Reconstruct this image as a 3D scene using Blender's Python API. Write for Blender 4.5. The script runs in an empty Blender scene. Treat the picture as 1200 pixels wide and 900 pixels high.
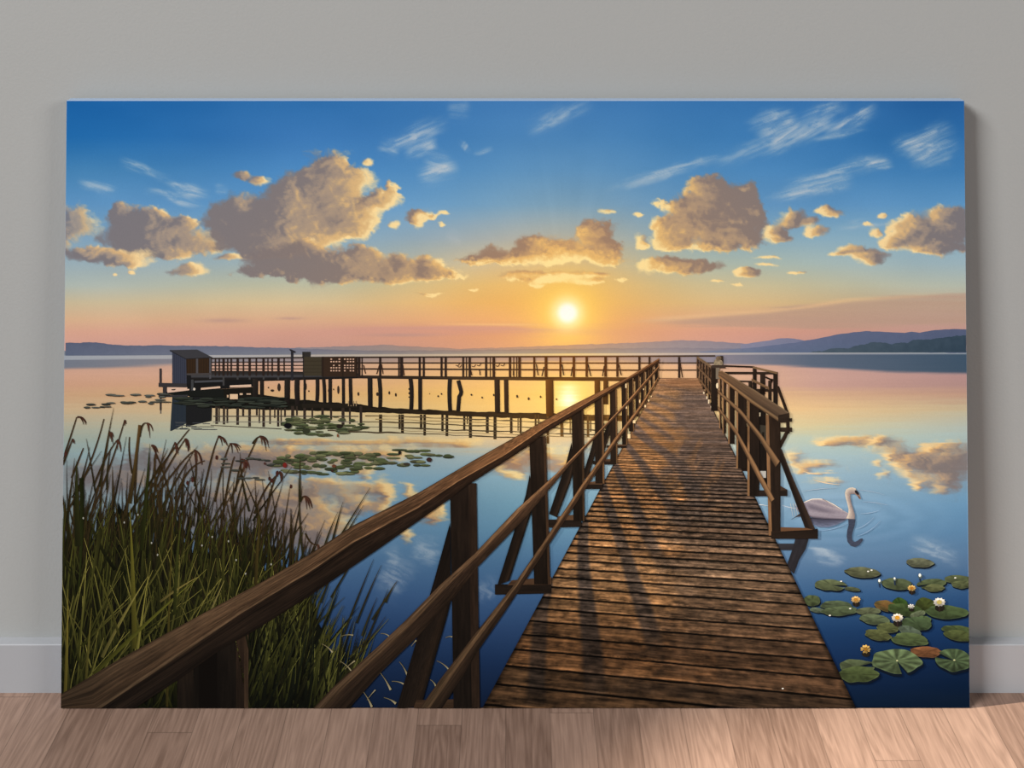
import bpy, math, random
import numpy as np
from mathutils.geometry import tessellate_polygon
from mathutils import Vector

C = bpy.context.scene.collection
scene = bpy.context.scene

# ------------------------------------------------------------------ camera
F_PX = 1600.0            # focal length in pixels of the 1200 px wide frame
HORIZON = -200.0         # the eye level lies above the frame: a level camera with a shifted lens
CAM_Z = 1.1594
cam = bpy.data.cameras.new('camera')
cam.sensor_width = 36.0
cam.lens = 36.0 * F_PX / 1200.0
cam.shift_y = -(450.0 - HORIZON) / 1200.0
cam.clip_start = 0.01
cam_ob = bpy.data.objects.new('camera', cam)
cam_ob.location = (0, 0, CAM_Z)
cam_ob.rotation_euler = (math.pi / 2, 0, 0)
C.objects.link(cam_ob)
scene.camera = cam_ob

# ------------------------------------------------------------------ light
vs = scene.view_settings
vs.view_transform = 'Standard'; vs.look = 'None'
vs.exposure = 0.13; vs.gamma = 1.0; vs.use_curve_mapping = False
world = bpy.data.worlds.new('world'); scene.world = world
world.use_nodes = True
bg = world.node_tree.nodes['Background']
bg.inputs[0].default_value = (0.93, 0.97, 1.0, 1); bg.inputs[1].default_value = 0.02

def aim(o, target):
    d = Vector(target) - o.location
    o.rotation_euler = d.to_track_quat('-Z', 'Y').to_euler()

def area(name, loc, target, sx, sy, watts, col):
    l = bpy.data.lights.new(name, 'AREA'); l.shape = 'RECTANGLE'
    l.size = sx; l.size_y = sy; l.energy = watts; l.color = col
    o = bpy.data.objects.new(name, l); o.location = loc; C.objects.link(o); aim(o, target)
    return o

area('window_daylight', (-6.2, -3.4, 6.4), (0.1, 1.8, 0.4), 3.6, 3.0, 1170, (1.0, 0.99, 0.965))
area('right_fill_light', (5.4, -2.4, 3.0), (0, 1.8, 0.4), 2.6, 2.2, 165, (1.0, 0.97, 0.94))  # weak unseen lamp added on the right to cast the canvas's left-hand shadow
sp = bpy.data.lights.new('low_sunbeam', 'SPOT')
sp.energy = 840; sp.color = (1.0, 0.88, 0.72); sp.spot_size = math.radians(20.5); sp.spot_blend = 0.8
sp.shadow_soft_size = 0.015
sp_ob = bpy.data.objects.new('low_sunbeam', sp)
sp_ob.location = (-1.60, 1.45, 1.25); C.objects.link(sp_ob); aim(sp_ob, (0.78, 1.56, 0.0))

# ------------------------------------------------------------------ helpers
def lin(c):
    c = np.clip(np.asarray(c, dtype=np.float64) / 255.0, 0, 1)
    return np.where(c <= 0.04045, c / 12.92, ((c + 0.055) / 1.055) ** 2.4)

def new_mat(name):
    m = bpy.data.materials.new(name); m.use_nodes = True
    nt = m.node_tree
    return m, nt, nt.nodes, nt.links, nt.nodes['Principled BSDF']

def math_node(nt, op, a, b=None):
    n = nt.nodes.new('ShaderNodeMath'); n.operation = op
    for k, v in enumerate((a, b)):
        if v is None: continue
        if isinstance(v, (int, float)): n.inputs[k].default_value = v
        else: nt.links.new(v, n.inputs[k])
    return n.outputs[0]

def paint_mat(name, rgb, rough, nscale, bump, vary=0.03):
    m, nt, N, L, p = new_mat(name)
    tc = N.new('ShaderNodeTexCoord')
    n1 = N.new('ShaderNodeTexNoise'); n1.inputs['Scale'].default_value = nscale; n1.inputs['Detail'].default_value = 4
    L.new(tc.outputs['Object'], n1.inputs['Vector'])
    n2 = N.new('ShaderNodeTexNoise'); n2.inputs['Scale'].default_value = 3.0; n2.inputs['Detail'].default_value = 3
    L.new(tc.outputs['Object'], n2.inputs['Vector'])
    mix = N.new('ShaderNodeMix'); mix.data_type = 'RGBA'
    c = lin(rgb)
    mix.inputs[6].default_value = (*(c * (1 - vary)), 1); mix.inputs[7].default_value = (*(np.minimum(c * (1 + vary), 1)), 1)
    s = math_node(nt, 'ADD', math_node(nt, 'MULTIPLY', n1.outputs['Fac'], 0.5), math_node(nt, 'MULTIPLY', n2.outputs['Fac'], 0.5))
    L.new(s, mix.inputs[0]); L.new(mix.outputs[2], p.inputs['Base Color'])
    b = N.new('ShaderNodeBump'); b.inputs['Strength'].default_value = bump; b.inputs['Distance'].default_value = 0.001
    L.new(n1.outputs['Fac'], b.inputs['Height']); L.new(b.outputs['Normal'], p.inputs['Normal'])
    p.inputs['Roughness'].default_value = rough; p.inputs['Specular IOR Level'].default_value = 0.25
    return m

def mesh_ob(name, verts, faces, mat, parent=None):
    me = bpy.data.meshes.new(name)
    me.from_pydata([tuple(v) for v in verts], [], faces); me.update()
    me.materials.append(mat)
    o = bpy.data.objects.new(name, me); C.objects.link(o)
    if parent: o.parent = parent
    return o

def box_verts(x0, x1, y0, y1, z0, z1):
    v = [(x, y, z) for z in (z0, z1) for y in (y0, y1) for x in (x0, x1)]
    f = [(0, 2, 3, 1), (4, 5, 7, 6), (0, 1, 5, 4), (2, 6, 7, 3), (0, 4, 6, 2), (1, 3, 7, 5)]
    return v, f

def bevel(o, w, seg=3):
    b = o.modifiers.new('bevel', 'BEVEL'); b.width = w; b.segments = seg; b.limit_method = 'ANGLE'

# ------------------------------------------------------------------ the room
WALL_Y, BASE_Y = 1.850, 1.833
wall_m = paint_mat('grey_wall_paint', (160, 162, 162), 0.85, 260, 0.25, 0.025)
base_m = paint_mat('baseboard_paint', (160, 162, 167), 0.5, 180, 0.1, 0.015)

v, f = box_verts(-4.5, 4.5, WALL_Y, WALL_Y + 0.12, -0.1, 3.0)
wall = mesh_ob('wall_back', v, f, wall_m); wall['kind'] = 'structure'; wall['label'] = 'plain light grey painted wall behind the canvas'; wall['category'] = 'wall'

prof = [(WALL_Y, 0.0), (BASE_Y, 0.0), (BASE_Y, 0.0638), (BASE_Y + 0.0010, 0.0648), (WALL_Y, 0.0648)]
bv = [(x, y, z) for x in (-4.5, 4.5) for (y, z) in prof]
n = len(prof)
bf = [(i, i + n, (i + 1) % n + n, (i + 1) % n) for i in range(n)] + [tuple(range(n)), tuple(range(2 * n - 1, n - 1, -1))]
bb = mesh_ob('baseboard_back', bv, bf, base_m); bb['kind'] = 'structure'; bb['label'] = 'pale painted baseboard along the grey wall'; bb['category'] = 'baseboard'

m, nt, N, L, p = new_mat('oak_strip_floor')
tc = N.new('ShaderNodeTexCoord'); sep = N.new('ShaderNodeSeparateXYZ'); L.new(tc.outputs['Object'], sep.inputs[0])
PW, PL = 0.0575, 0.62
xs = math_node(nt, 'DIVIDE', math_node(nt, 'ADD', sep.outputs[0], 10.013), PW)
col_i = math_node(nt, 'FLOOR', xs); col_f = math_node(nt, 'FRACT', xs)
wn = N.new('ShaderNodeTexWhiteNoise'); wn.noise_dimensions = '1D'; L.new(col_i, wn.inputs['W'])
ys = math_node(nt, 'ADD', math_node(nt, 'DIVIDE', math_node(nt, 'ADD', sep.outputs[1], 10.0), PL), math_node(nt, 'MULTIPLY', wn.outputs['Value'], 7.3))
row_i = math_node(nt, 'FLOOR', ys); row_f = math_node(nt, 'FRACT', ys)
wn2 = N.new('ShaderNodeTexWhiteNoise'); wn2.noise_dimensions = '2D'
cmb = N.new('ShaderNodeCombineXYZ'); L.new(col_i, cmb.inputs[0]); L.new(row_i, cmb.inputs[1]); L.new(cmb.outputs[0], wn2.inputs['Vector'])
grain_v = N.new('ShaderNodeCombineXYZ')
L.new(math_node(nt, 'ADD', math_node(nt, 'MULTIPLY', sep.outputs[0], 26.0), math_node(nt, 'MULTIPLY', wn2.outputs['Value'], 91.0)), grain_v.inputs[0])
L.new(math_node(nt, 'MULTIPLY', sep.outputs[1], 1.9), grain_v.inputs[1]); L.new(math_node(nt, 'MULTIPLY', wn2.outputs['Value'], 37.0), grain_v.inputs[2])
gn = N.new('ShaderNodeTexNoise'); gn.inputs['Scale'].default_value = 1.0; gn.inputs['Detail'].default_value = 3; gn.inputs['Distortion'].default_value = 0.35
L.new(grain_v.outputs[0], gn.inputs['Vector'])
rings = math_node(nt, 'FRACT', math_node(nt, 'MULTIPLY', gn.outputs['Fac'], 11.0))
rings = math_node(nt, 'ABSOLUTE', math_node(nt, 'SUBTRACT', rings, 0.5))
fine_v = N.new('ShaderNodeCombineXYZ')
L.new(math_node(nt, 'MULTIPLY', sep.outputs[0], 420.0), fine_v.inputs[0]); L.new(math_node(nt, 'MULTIPLY', sep.outputs[1], 22.0), fine_v.inputs[1])
fn = N.new('ShaderNodeTexNoise'); fn.inputs['Scale'].default_value = 1.0; fn.inputs['Detail'].default_value = 2; L.new(fine_v.outputs[0], fn.inputs['Vector'])
tone = math_node(nt, 'ADD', math_node(nt, 'MULTIPLY', wn2.outputs['Value'], 0.28), math_node(nt, 'MULTIPLY', rings, 0.42))
tone = math_node(nt, 'ADD', tone, math_node(nt, 'MULTIPLY', fn.outputs['Fac'], 0.40))
ramp = N.new('ShaderNodeValToRGB')
ramp.color_ramp.elements[0].position = 0.12; ramp.color_ramp.elements[0].color = (*lin((100, 78, 67)), 1)
ramp.color_ramp.elements[1].position = 0.78; ramp.color_ramp.elements[1].color = (*lin((158, 131, 116)), 1)
L.new(tone, ramp.inputs[0])
edge_x = math_node(nt, 'MINIMUM', col_f, math_node(nt, 'SUBTRACT', 1.0, col_f))
edge_y = math_node(nt, 'MINIMUM', row_f, math_node(nt, 'SUBTRACT', 1.0, row_f))
gap = math_node(nt, 'MINIMUM', math_node(nt, 'MULTIPLY', edge_x, PW / 0.0007), math_node(nt, 'MULTIPLY', edge_y, PL / 0.0010))
gap = math_node(nt, 'MINIMUM', math_node(nt, 'ADD', math_node(nt, 'MULTIPLY', gap, 0.5), 0.5), 1.0)
mx = N.new('ShaderNodeMix'); mx.data_type = 'RGBA'; mx.blend_type = 'MULTIPLY'; mx.inputs[0].default_value = 1.0
L.new(ramp.outputs[0], mx.inputs[6])
gc = N.new('ShaderNodeCombineColor')
for k in range(3): L.new(gap, gc.inputs[k])
L.new(gc.outputs[0], mx.inputs[7]); L.new(mx.outputs[2], p.inputs['Base Color'])
p.inputs['Roughness'].default_value = 0.55; p.inputs['Specular IOR Level'].default_value = 0.3
v, f = box_verts(-4.5, 4.5, -4.0, WALL_Y + 0.12, -0.1, 0.0)
fl = mesh_ob('floor', v, f, m); fl['kind'] = 'structure'; fl['label'] = 'pale brown oak strip floor in front of the wall'; fl['category'] = 'floor'

# ------------------------------------------------------------------ the canvas
DB, DT, ZT = 1.801, 1.823, 0.7970
TAN = (DT - DB) / ZT
TILT = math.atan(TAN)
XC = 0.0045
HALF_W = 0.5996
LEN = ZT / math.cos(TILT)

def to_canvas(px, py):
    """a point of the picture (given in 1200 x 900 units) on the leaning canvas: metres right of its middle, metres up its face"""
    dx = (np.asarray(px, float) - 600.0) / F_PX
    dz = -(np.asarray(py, float) - HORIZON) / F_PX
    t = (DB + CAM_Z * TAN) / (1 - TAN * dz)
    return dx * t - XC, (CAM_Z + dz * t) / math.cos(TILT)

root = bpy.data.objects.new('canvas_print', None); C.objects.link(root)
root.location = (XC, DB, 0.0005); root.rotation_euler = (-TILT, 0, 0)
root.empty_display_size = 0.1
root['label'] = 'large unframed canvas print of a boardwalk over a sunset lake, leaning on the wall'
root['category'] = 'picture'

side_m = paint_mat('canvas_side_cloth', (150, 168, 192), 0.8, 900, 0.3, 0.02)
v, f = box_verts(-HALF_W, HALF_W, 0.0, 0.018, 0.0, LEN)
panel = mesh_ob('stretched_canvas', v, f, side_m, root); bevel(panel, 0.0012)
panel['label'] = 'pale cloth edge wrapped round the stretcher'

ink_m, nt, N, L, p = new_mat('printed_ink')
at = N.new('ShaderNodeAttribute'); at.attribute_name = 'ink'
tc = N.new('ShaderNodeTexCoord')
weave = N.new('ShaderNodeTexNoise'); weave.inputs['Scale'].default_value = 1100; weave.inputs['Detail'].default_value = 1
L.new(tc.outputs['Object'], weave.inputs['Vector'])
hsv = N.new('ShaderNodeHueSaturation')
L.new(at.outputs['Color'], hsv.inputs['Color'])
L.new(math_node(nt, 'ADD', math_node(nt, 'MULTIPLY', weave.outputs['Fac'], 0.16), 0.92), hsv.inputs['Value'])
L.new(hsv.outputs['Color'], p.inputs['Base Color'])
p.inputs['Roughness'].default_value = 0.85; p.inputs['Specular IOR Level'].default_value = 0.03

GAIN = np.array([1.03, 1.03, 1.04])      # how strongly the print reflects: print colours over the light that falls on it

# ---- noise
def _hash(ix, iy, seed):
    h = (ix.astype(np.int64) * 374761393 + iy.astype(np.int64) * 668265263 + seed * 974634541) & 0xFFFFFFFF
    h = ((h ^ (h >> 13)) * 1274126177) & 0xFFFFFFFF
    h = ((h ^ (h >> 16)) * 2246822519) & 0xFFFFFFFF
    return ((h ^ (h >> 15)) & 0xFFFFFF) / float(0xFFFFFF)

def noise(x, y, seed=0):
    x = np.asarray(x, float); y = np.asarray(y, float)
    x, y = np.broadcast_arrays(x, y)
    ix = np.floor(x); iy = np.floor(y); fx = x - ix; fy = y - iy
    fx = fx * fx * (3 - 2 * fx); fy = fy * fy * (3 - 2 * fy)
    a = _hash(ix, iy, seed); b = _hash(ix + 1, iy, seed); c = _hash(ix, iy + 1, seed); d = _hash(ix + 1, iy + 1, seed)
    return (a * (1 - fx) + b * fx) * (1 - fy) + (c * (1 - fx) + d * fx) * fy

def fbm(x, y, seed=0, octaves=5, gain=0.5):
    s = 0.0; a = 1.0; t = 0.0
    for o in range(octaves):
        s = s + a * noise(x, y, seed + o * 17); t += a
        x = x * 2.03 + 11.7; y = y * 2.03 + 5.3; a *= gain
    return s / t            # 0..1

def sstep(a, b, x):
    t = np.clip((x - a) / (b - a), 0, 1); return t * t * (3 - 2 * t)

def mixc(a, b, t):
    return a + (np.asarray(b, float) - a) * np.asarray(t)[..., None]

def seg_dist(X, Y, pts):
    """distance to a polyline and where along it (0..1)"""
    best = np.full(X.shape, 1e9); par = np.zeros(X.shape)
    n = len(pts) - 1
    for i in range(n):
        (x0, y0), (x1, y1) = pts[i][:2], pts[i + 1][:2]
        dx, dy = x1 - x0, y1 - y0
        t = np.clip(((X - x0) * dx + (Y - y0) * dy) / (dx * dx + dy * dy + 1e-9), 0, 1)
        d = np.hypot(X - x0 - t * dx, Y - y0 - t * dy)
        m = d < best
        best = np.where(m, d, best); par = np.where(m, (i + t) / n, par)
    return best, par

# ---- drawing onto the canvas: every printed motif is a flat mesh on the cloth
class Ink:
    def __init__(self, level, step=2.0e-6, cycle=None):
        self.level = level * 1e-4; self.step = step; self.k = 0; self.cycle = cycle
        self.P = []; self.Z = []; self.K = []; self.Q = []; self.T = []; self.n = 0
    def _z(self):
        z = self.level + self.step * (self.k if not self.cycle else self.k % self.cycle); self.k += 1
        return z
    def _add(self, pts, col, quads=None, tris=None, z=None):
        pts = np.asarray(pts, float).reshape(-1, 2); m = len(pts)
        col = np.asarray(col, float)
        col = np.broadcast_to(col.reshape(-1, 3), (m, 3)) if col.size == 3 else col.reshape(-1, 3)
        z = self._z() if z is None else z
        self.P.append(pts); self.Z.append(np.full(m, z)); self.K.append(col)
        if quads is not None and len(quads): self.Q.append(np.asarray(quads, np.int64) + self.n)
        if tris is not None and len(tris): self.T.append(np.asarray(tris, np.int64) + self.n)
        self.n += m
    def grid(self, X, Y, col, keep=None):
        h, w = X.shape
        idx = np.arange(h * w).reshape(h, w)
        q = np.stack([idx[:-1, :-1], idx[1:, :-1], idx[1:, 1:], idx[:-1, 1:]], -1).reshape(-1, 4)
        if keep is not None: q = q[keep.reshape(-1)]
        self._add(np.stack([X, Y], -1), col.reshape(-1, 3), quads=q)
    def poly(self, pts, col):
        pts = [tuple(map(float, q[:2])) for q in pts]
        t = tessellate_polygon([[Vector((a, b, 0)) for a, b in pts]])
        self._add(pts, col, tris=[tuple(x) for x in t])
    def rect(self, x0, y0, x1, y1, col):
        self.poly([(x0, y0), (x1, y0), (x1, y1), (x0, y1)], col)
    def ribbon(self, A, B, colf, du=1.3, dv=1.0):
        """the strip between edge A and edge B; colf(u px along, v 0..1 across, X, Y) gives the colour"""
        A = np.asarray(A, float); B = np.asarray(B, float)
        def par(E):
            d = np.r_[0, np.cumsum(np.hypot(*np.diff(E, axis=0).T))]; return d / d[-1], d[-1]
        ta, la = par(A); tb, lb = par(B)
        n = max(2, int(max(la, lb) / du) + 1)
        t = np.linspace(0, 1, n)
        a = np.stack([np.interp(t, ta, A[:, k]) for k in (0, 1)], -1)
        b = np.stack([np.interp(t, tb, B[:, k]) for k in (0, 1)], -1)
        w = np.hypot(*(b - a).T).max()
        m = max(2, int(w / dv) + 1)
        vv = np.linspace(0, 1, m)
        P = a[:, None] * (1 - vv)[None, :, None] + b[:, None] * vv[None, :, None]
        U = np.broadcast_to((t * max(la, lb))[:, None], (n, m)); V = np.broadcast_to(vv[None], (n, m))
        col = colf(U, V, P[..., 0], P[..., 1])
        self.grid(P[..., 0], P[..., 1], np.broadcast_to(col, (n, m, 3)))
    def stroke(self, pts, w0, w1, c0, c1, n=9, wm=None, cm=None):
        """a tapering stroke along a smooth curve"""
        pts = np.asarray(pts, float)
        d = np.r_[0, np.cumsum(np.hypot(*np.diff(pts, axis=0).T))]
        t = np.linspace(0, 1, n)
        if len(pts) == 3:       # quadratic curve through the bend
            a, b, c = pts
            Cc = ((1 - t) ** 2)[:, None] * a + (2 * t * (1 - t))[:, None] * b + (t ** 2)[:, None] * c
        else:
            Cc = np.stack([np.interp(t * d[-1], d, pts[:, k]) for k in (0, 1)], -1)
        T = np.gradient(Cc, axis=0); T /= np.maximum(np.hypot(*T.T), 1e-6)[:, None]
        Nn = np.stack([-T[:, 1], T[:, 0]], -1)
        w = np.interp(t, [0, 0.45, 1], [w0, (w0 * 1.0 if wm is None else wm), w1])[:, None] * 0.5
        c0 = np.asarray(c0, float); c1 = np.asarray(c1, float)
        cm_ = (c0 + c1) / 2 if cm is None else np.asarray(cm, float)
        col = np.stack([np.interp(t, [0, 0.5, 1], [c0[k], cm_[k], c1[k]]) for k in range(3)], -1)
        P = np.concatenate([Cc - Nn * w, Cc + Nn * w]); K = np.concatenate([col * 0.82, np.minimum(col * 1.12, 255)])
        i = np.arange(n - 1)
        self._add(P, K, quads=np.stack([i, i + 1, i + 1 + n, i + n], -1))
    def disc(self, cx, cy, rx, ry, colf, rot=0.0, nr=6, na=28, wob=0.0, seed=0, notch=None):
        a = np.linspace(0, 2 * math.pi, na, endpoint=False) if notch is None else np.linspace(notch[0] + notch[1], notch[0] + 2 * math.pi - notch[1], na)
        r = np.linspace(0, 1, nr)
        R, A = np.meshgrid(r, a, indexing='ij')
        wv = 1 + wob * (noise(np.cos(A) * 2.2 + seed, np.sin(A) * 2.2 + seed * 3, seed) - 0.5) * 2 + wob * 0.6 * (noise(A * 3.0 + seed, A * 0, seed + 5) - 0.5)
        ex = rx * R * wv * np.cos(A); ey = ry * R * wv * np.sin(A)
        X = cx + ex * math.cos(rot) - ey * math.sin(rot); Y = cy + ex * math.sin(rot) + ey * math.cos(rot)
        col = np.broadcast_to(colf(R, A, X, Y), X.shape + (3,))
        if notch is None:
            X = np.concatenate([X, X[:, :1]], 1); Y = np.concatenate([Y, Y[:, :1]], 1); col = np.concatenate([col, col[:, :1]], 1)
        self.grid(X, Y, col)
    def build(self, name, parent, label=None):
        P = np.concatenate(self.P); z = np.concatenate(self.Z); K = np.concatenate(self.K)
        # nothing is printed past the border of the cloth
        x, h = to_canvas(P[:, 0], P[:, 1])
        x = np.clip(x, -HALF_W + 0.0006, HALF_W - 0.0006); h = np.clip(h, 0.0006, LEN - 0.0006)
        me = bpy.data.meshes.new(name)
        Q = np.concatenate(self.Q) if self.Q else np.zeros((0, 4), np.int64)
        T = np.concatenate(self.T) if self.T else np.zeros((0, 3), np.int64)
        me.vertices.add(len(P))
        me.vertices.foreach_set('co', np.stack([x, -z, h], -1).astype(np.float32).ravel())
        me.loops.add(Q.size + T.size)
        me.loops.foreach_set('vertex_index', np.r_[Q.ravel(), T.ravel()].astype(np.int32))
        me.polygons.add(len(Q) + len(T))
        ls = np.r_[np.arange(len(Q)) * 4, Q.size + np.arange(len(T)) * 3]
        me.polygons.foreach_set('loop_start', ls.astype(np.int32))
        me.update(calc_edges=True)
        ca = me.color_attributes.new('ink', 'FLOAT_COLOR', 'POINT')
        rgb = np.clip(lin(K) * GAIN, 0, 0.98)
        ca.data.foreach_set('color', np.c_[rgb, np.ones(len(rgb))].astype(np.float32).ravel())
        me.materials.append(ink_m)
        o = bpy.data.objects.new(name, me); C.objects.link(o); o.parent = parent
        if label: o['label'] = label
        return o

def XL(y): return 78 - (np.asarray(y, float) - 118) * 7 / 712.0
def XR(y): return 1131.5 + (np.asarray(y, float) - 118) * 5.5 / 712.0

def field(y0, y1, res=1.0):
    ny = int((y1 - y0) / res) + 1; nx = int(1064 / res) + 1
    y = np.linspace(y0, y1, ny)[:, None]; s = np.linspace(0, 1, nx)[None]
    X = XL(y) * (1 - s) + XR(y) * s
    return X, np.broadcast_to(y, X.shape).copy()

# ---- the printed sky
SKY_X = [77, 350, 600, 850, 1132]
SKY_Y = [118, 160, 200, 240, 280, 310, 335, 355, 375, 390, 410]
SKY_C = np.array([
 [(24,92,158),(32,102,166),(64,124,174),(86,138,184),(124,158,184),(150,172,182),(168,180,174),(192,180,150),(206,172,140),(204,158,138),(194,150,140)],
 [(46,108,170),(56,116,178),(72,132,188),(92,146,194),(128,164,188),(156,176,180),(180,182,158),(204,184,144),(208,168,136),(202,154,136),(192,148,136)],
 [(58,116,176),(64,124,182),(76,136,190),(96,150,195),(148,168,182),(196,186,156),(222,188,122),(228,180,110),(224,168,118),(206,148,120),(198,146,126)],
 [(54,114,174),(60,122,180),(74,134,188),(96,148,194),(132,168,188),(164,182,174),(194,186,150),(208,182,134),(210,164,134),(202,152,136),(190,148,140)],
 [(38,96,158),(46,108,168),(64,126,182),(90,146,194),(132,170,192),(152,178,188),(174,184,172),(182,170,148),(182,150,142),(188,150,140),(176,146,144)]], float)

def sky_base(X, Y):
    out = np.zeros(X.shape + (3,))
    for k in range(3):
        cols = np.stack([np.interp(Y, SKY_Y, SKY_C[i, :, k]) for i in range(5)], -1)
        xi = np.clip(np.interp(X, SKY_X, range(5)), 0, 3.9999); i0 = xi.astype(int); fr = xi - i0
        fr = fr * fr * (3 - 2 * fr)
        a = np.take_along_axis(cols, i0[..., None], -1)[..., 0]; b = np.take_along_axis(cols, i0[..., None] + 1, -1)[..., 0]
        out[..., k] = a * (1 - fr) + b * fr
    return out

SUN = SUN_AT = (665.0, 367.0)
# every cloud: list of (x, y, half width, half height) lobes, and how warm its body is
CLOUDS = [
 (0.10, [(92,262,30,22),(72,270,20,24)]),
 (0.22, [(140,250,15,13),(165,258,22,16),(186,252,13,11),(150,278,42,20),(215,286,62,16),(218,264,15,8),(190,270,35,16),(190,295,40,8)]),
 (0.55, [(100,297,36,8),(140,301,42,11),(148,309,26,6)]),
 (0.40, [(255,262,23,23),(278,246,20,17),(300,268,48,30),(335,225,22,24),(335,255,48,36),(374,214,30,28),(392,196,19,16),(414,204,21,16),(400,238,38,30),(380,262,52,24),(420,262,26,16),(340,280,55,18),(300,285,45,14)]),
 (0.85, [(452,233,21,14),(462,219,7,9),(441,226,10,8),(432,240,16,10),(469,222,5,5)]),
 (0.90, [(463,263,7,6),(432,192,6,6),(409,279,4,3)]),
 (0.90, [(495,252,14,12),(490,257,10,8),(524,251,7,4),(510,254,8,3),(519,264,4,2)]),
 (0.15, [(282,206,13,6),(302,213,15,6)]),
 (0.30, [(345,302,58,15),(380,312,62,17),(425,298,20,14),(400,316,72,14),(474,313,21,13),(505,312,17,11),(520,322,27,8),(430,324,62,8),(310,319,46,6),(536,325,14,3.5),(360,288,22,8)]),
 (0.30, [(270,302,20,4)]),
 (0.75, [(220,319,27,7),(226,312,12,5)]),
 (0.62, [(600,302,48,12),(645,294,34,15),(630,284,20,9),(578,306,30,8),(556,307,22,4)]),
 (0.62, [(700,279,27,17),(690,270,12,9),(706,270,14,9),(672,301,58,9),(718,292,15,11),(660,292,24,8)]),
 (0.92, [(647,325,44,7),(618,324,34,6),(690,331,20,3.5),(700,322,18,4),(628,334,10,2.5),(730,328,9,2.5)]),
 (0.45, [(788,314,48,9),(776,309,24,7),(812,312,34,7)]),
 (0.45, [(879,321,20,4.5),(872,318,10,4)]),
 (0.95, [(840,331,10,2.2),(862,333,9,2)]),
 (0.45, [(825,222,17,14),(845,234,30,21),(875,223,10,8),(868,246,26,25),(830,254,42,30),(790,241,22,10),(775,237,12,4),(800,266,26,18),(785,286,26,8),(852,272,42,20),(872,283,26,9),(884,247,8,9),(832,292,26,4.5),(780,270,16,16)]),
 (0.92, [(767,262,9,8),(750,283,10,10),(746,253,7,3),(757,290,8,4)]),
 (0.50, [(928,252,16,10),(925,262,14,6),(908,272,14,10),(910,281,17,8),(948,262,12,6)]),
 (0.70, [(960,272,17,9),(973,250,19,6),(965,247,10,6),(950,275,10,5)]),
 (0.42, [(1070,262,19,15),(1110,252,24,16),(1122,266,28,22),(1086,276,36,17),(1046,284,20,9),(1100,293,38,8),(1058,272,18,10)]),
 (0.60, [(1000,294,22,7),(1020,300,31,6),(1022,307,15,5),(980,300,12,3)]),
 (0.85, [(1037,252,8,4),(1027,273,11,7),(1018,262,8,3)]),
 (0.80, [(900,302,20,2.4),(898,311,18,2.8),(933,320,12,3)]),
 (0.10, [(712,249,12,4)]),
 (0.75, [(155,319,5,3),(134,322,4,2)]),
 (0.90, [(505,345,22,2),(556,340,11,2)]),
]
CIRRUS = [
 ([(136,186),(170,198),(205,213)],3.2,.32),([(190,214),(215,222),(250,228)],4,.36),([(165,221),(200,231),(245,243)],3,.34),([(88,212),(115,219),(140,226)],3.5,.32),([(250,222),(270,224)],3,.22),
 ([(448,176),(480,160),(530,140)],6,.40),([(470,182),(500,168),(515,164)],6,.40),([(440,170),(470,180)],5,.28),([(485,209),(515,200),(541,193)],6,.44),([(492,187),(515,190),(530,196)],7,.24),([(541,176),(548,168)],4,.3),([(553,182),(566,178),(580,172)],2.2,.45),([(520,125),(555,128)],8,.16),
 ([(612,158),(650,138),(700,118)],7,.26),([(640,150),(670,128)],7,.2),
 ([(700,228),(770,205),(820,190),(870,181)],3.4,.34),([(830,195),(890,172),(935,150)],5,.26),
 ([(870,150),(905,137),(935,128)],5,.38),([(880,162),(915,152),(940,140)],6,.38),([(895,178),(920,160),(950,140)],7,.40),([(925,168),(955,150),(985,135)],8,.36),([(885,185),(930,164),(950,155)],4,.32),
 ([(960,158),(1000,140),(1032,122)],6,.42),([(930,150),(960,130),(1000,122)],6,.3),([(940,165),(990,156),(1020,147)],3,.3),
 ([(890,238),(930,228),(985,214),(1005,210)],5,.42),([(905,224),(960,210),(1010,192),(1045,190)],6,.36),([(1010,198),(1050,190)],4,.45),([(1040,175),(1075,165),(1122,143)],6,.42),([(1060,190),(1090,175),(1130,162)],9,.38),([(1055,180),(1085,172),(1105,166)],6,.42),([(1075,195),(1100,188),(1120,182)],5,.22),
 ([(975,270),(1020,264),(1050,260)],3,.2),([(520,270),(545,282)],5,.1),
]

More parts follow.
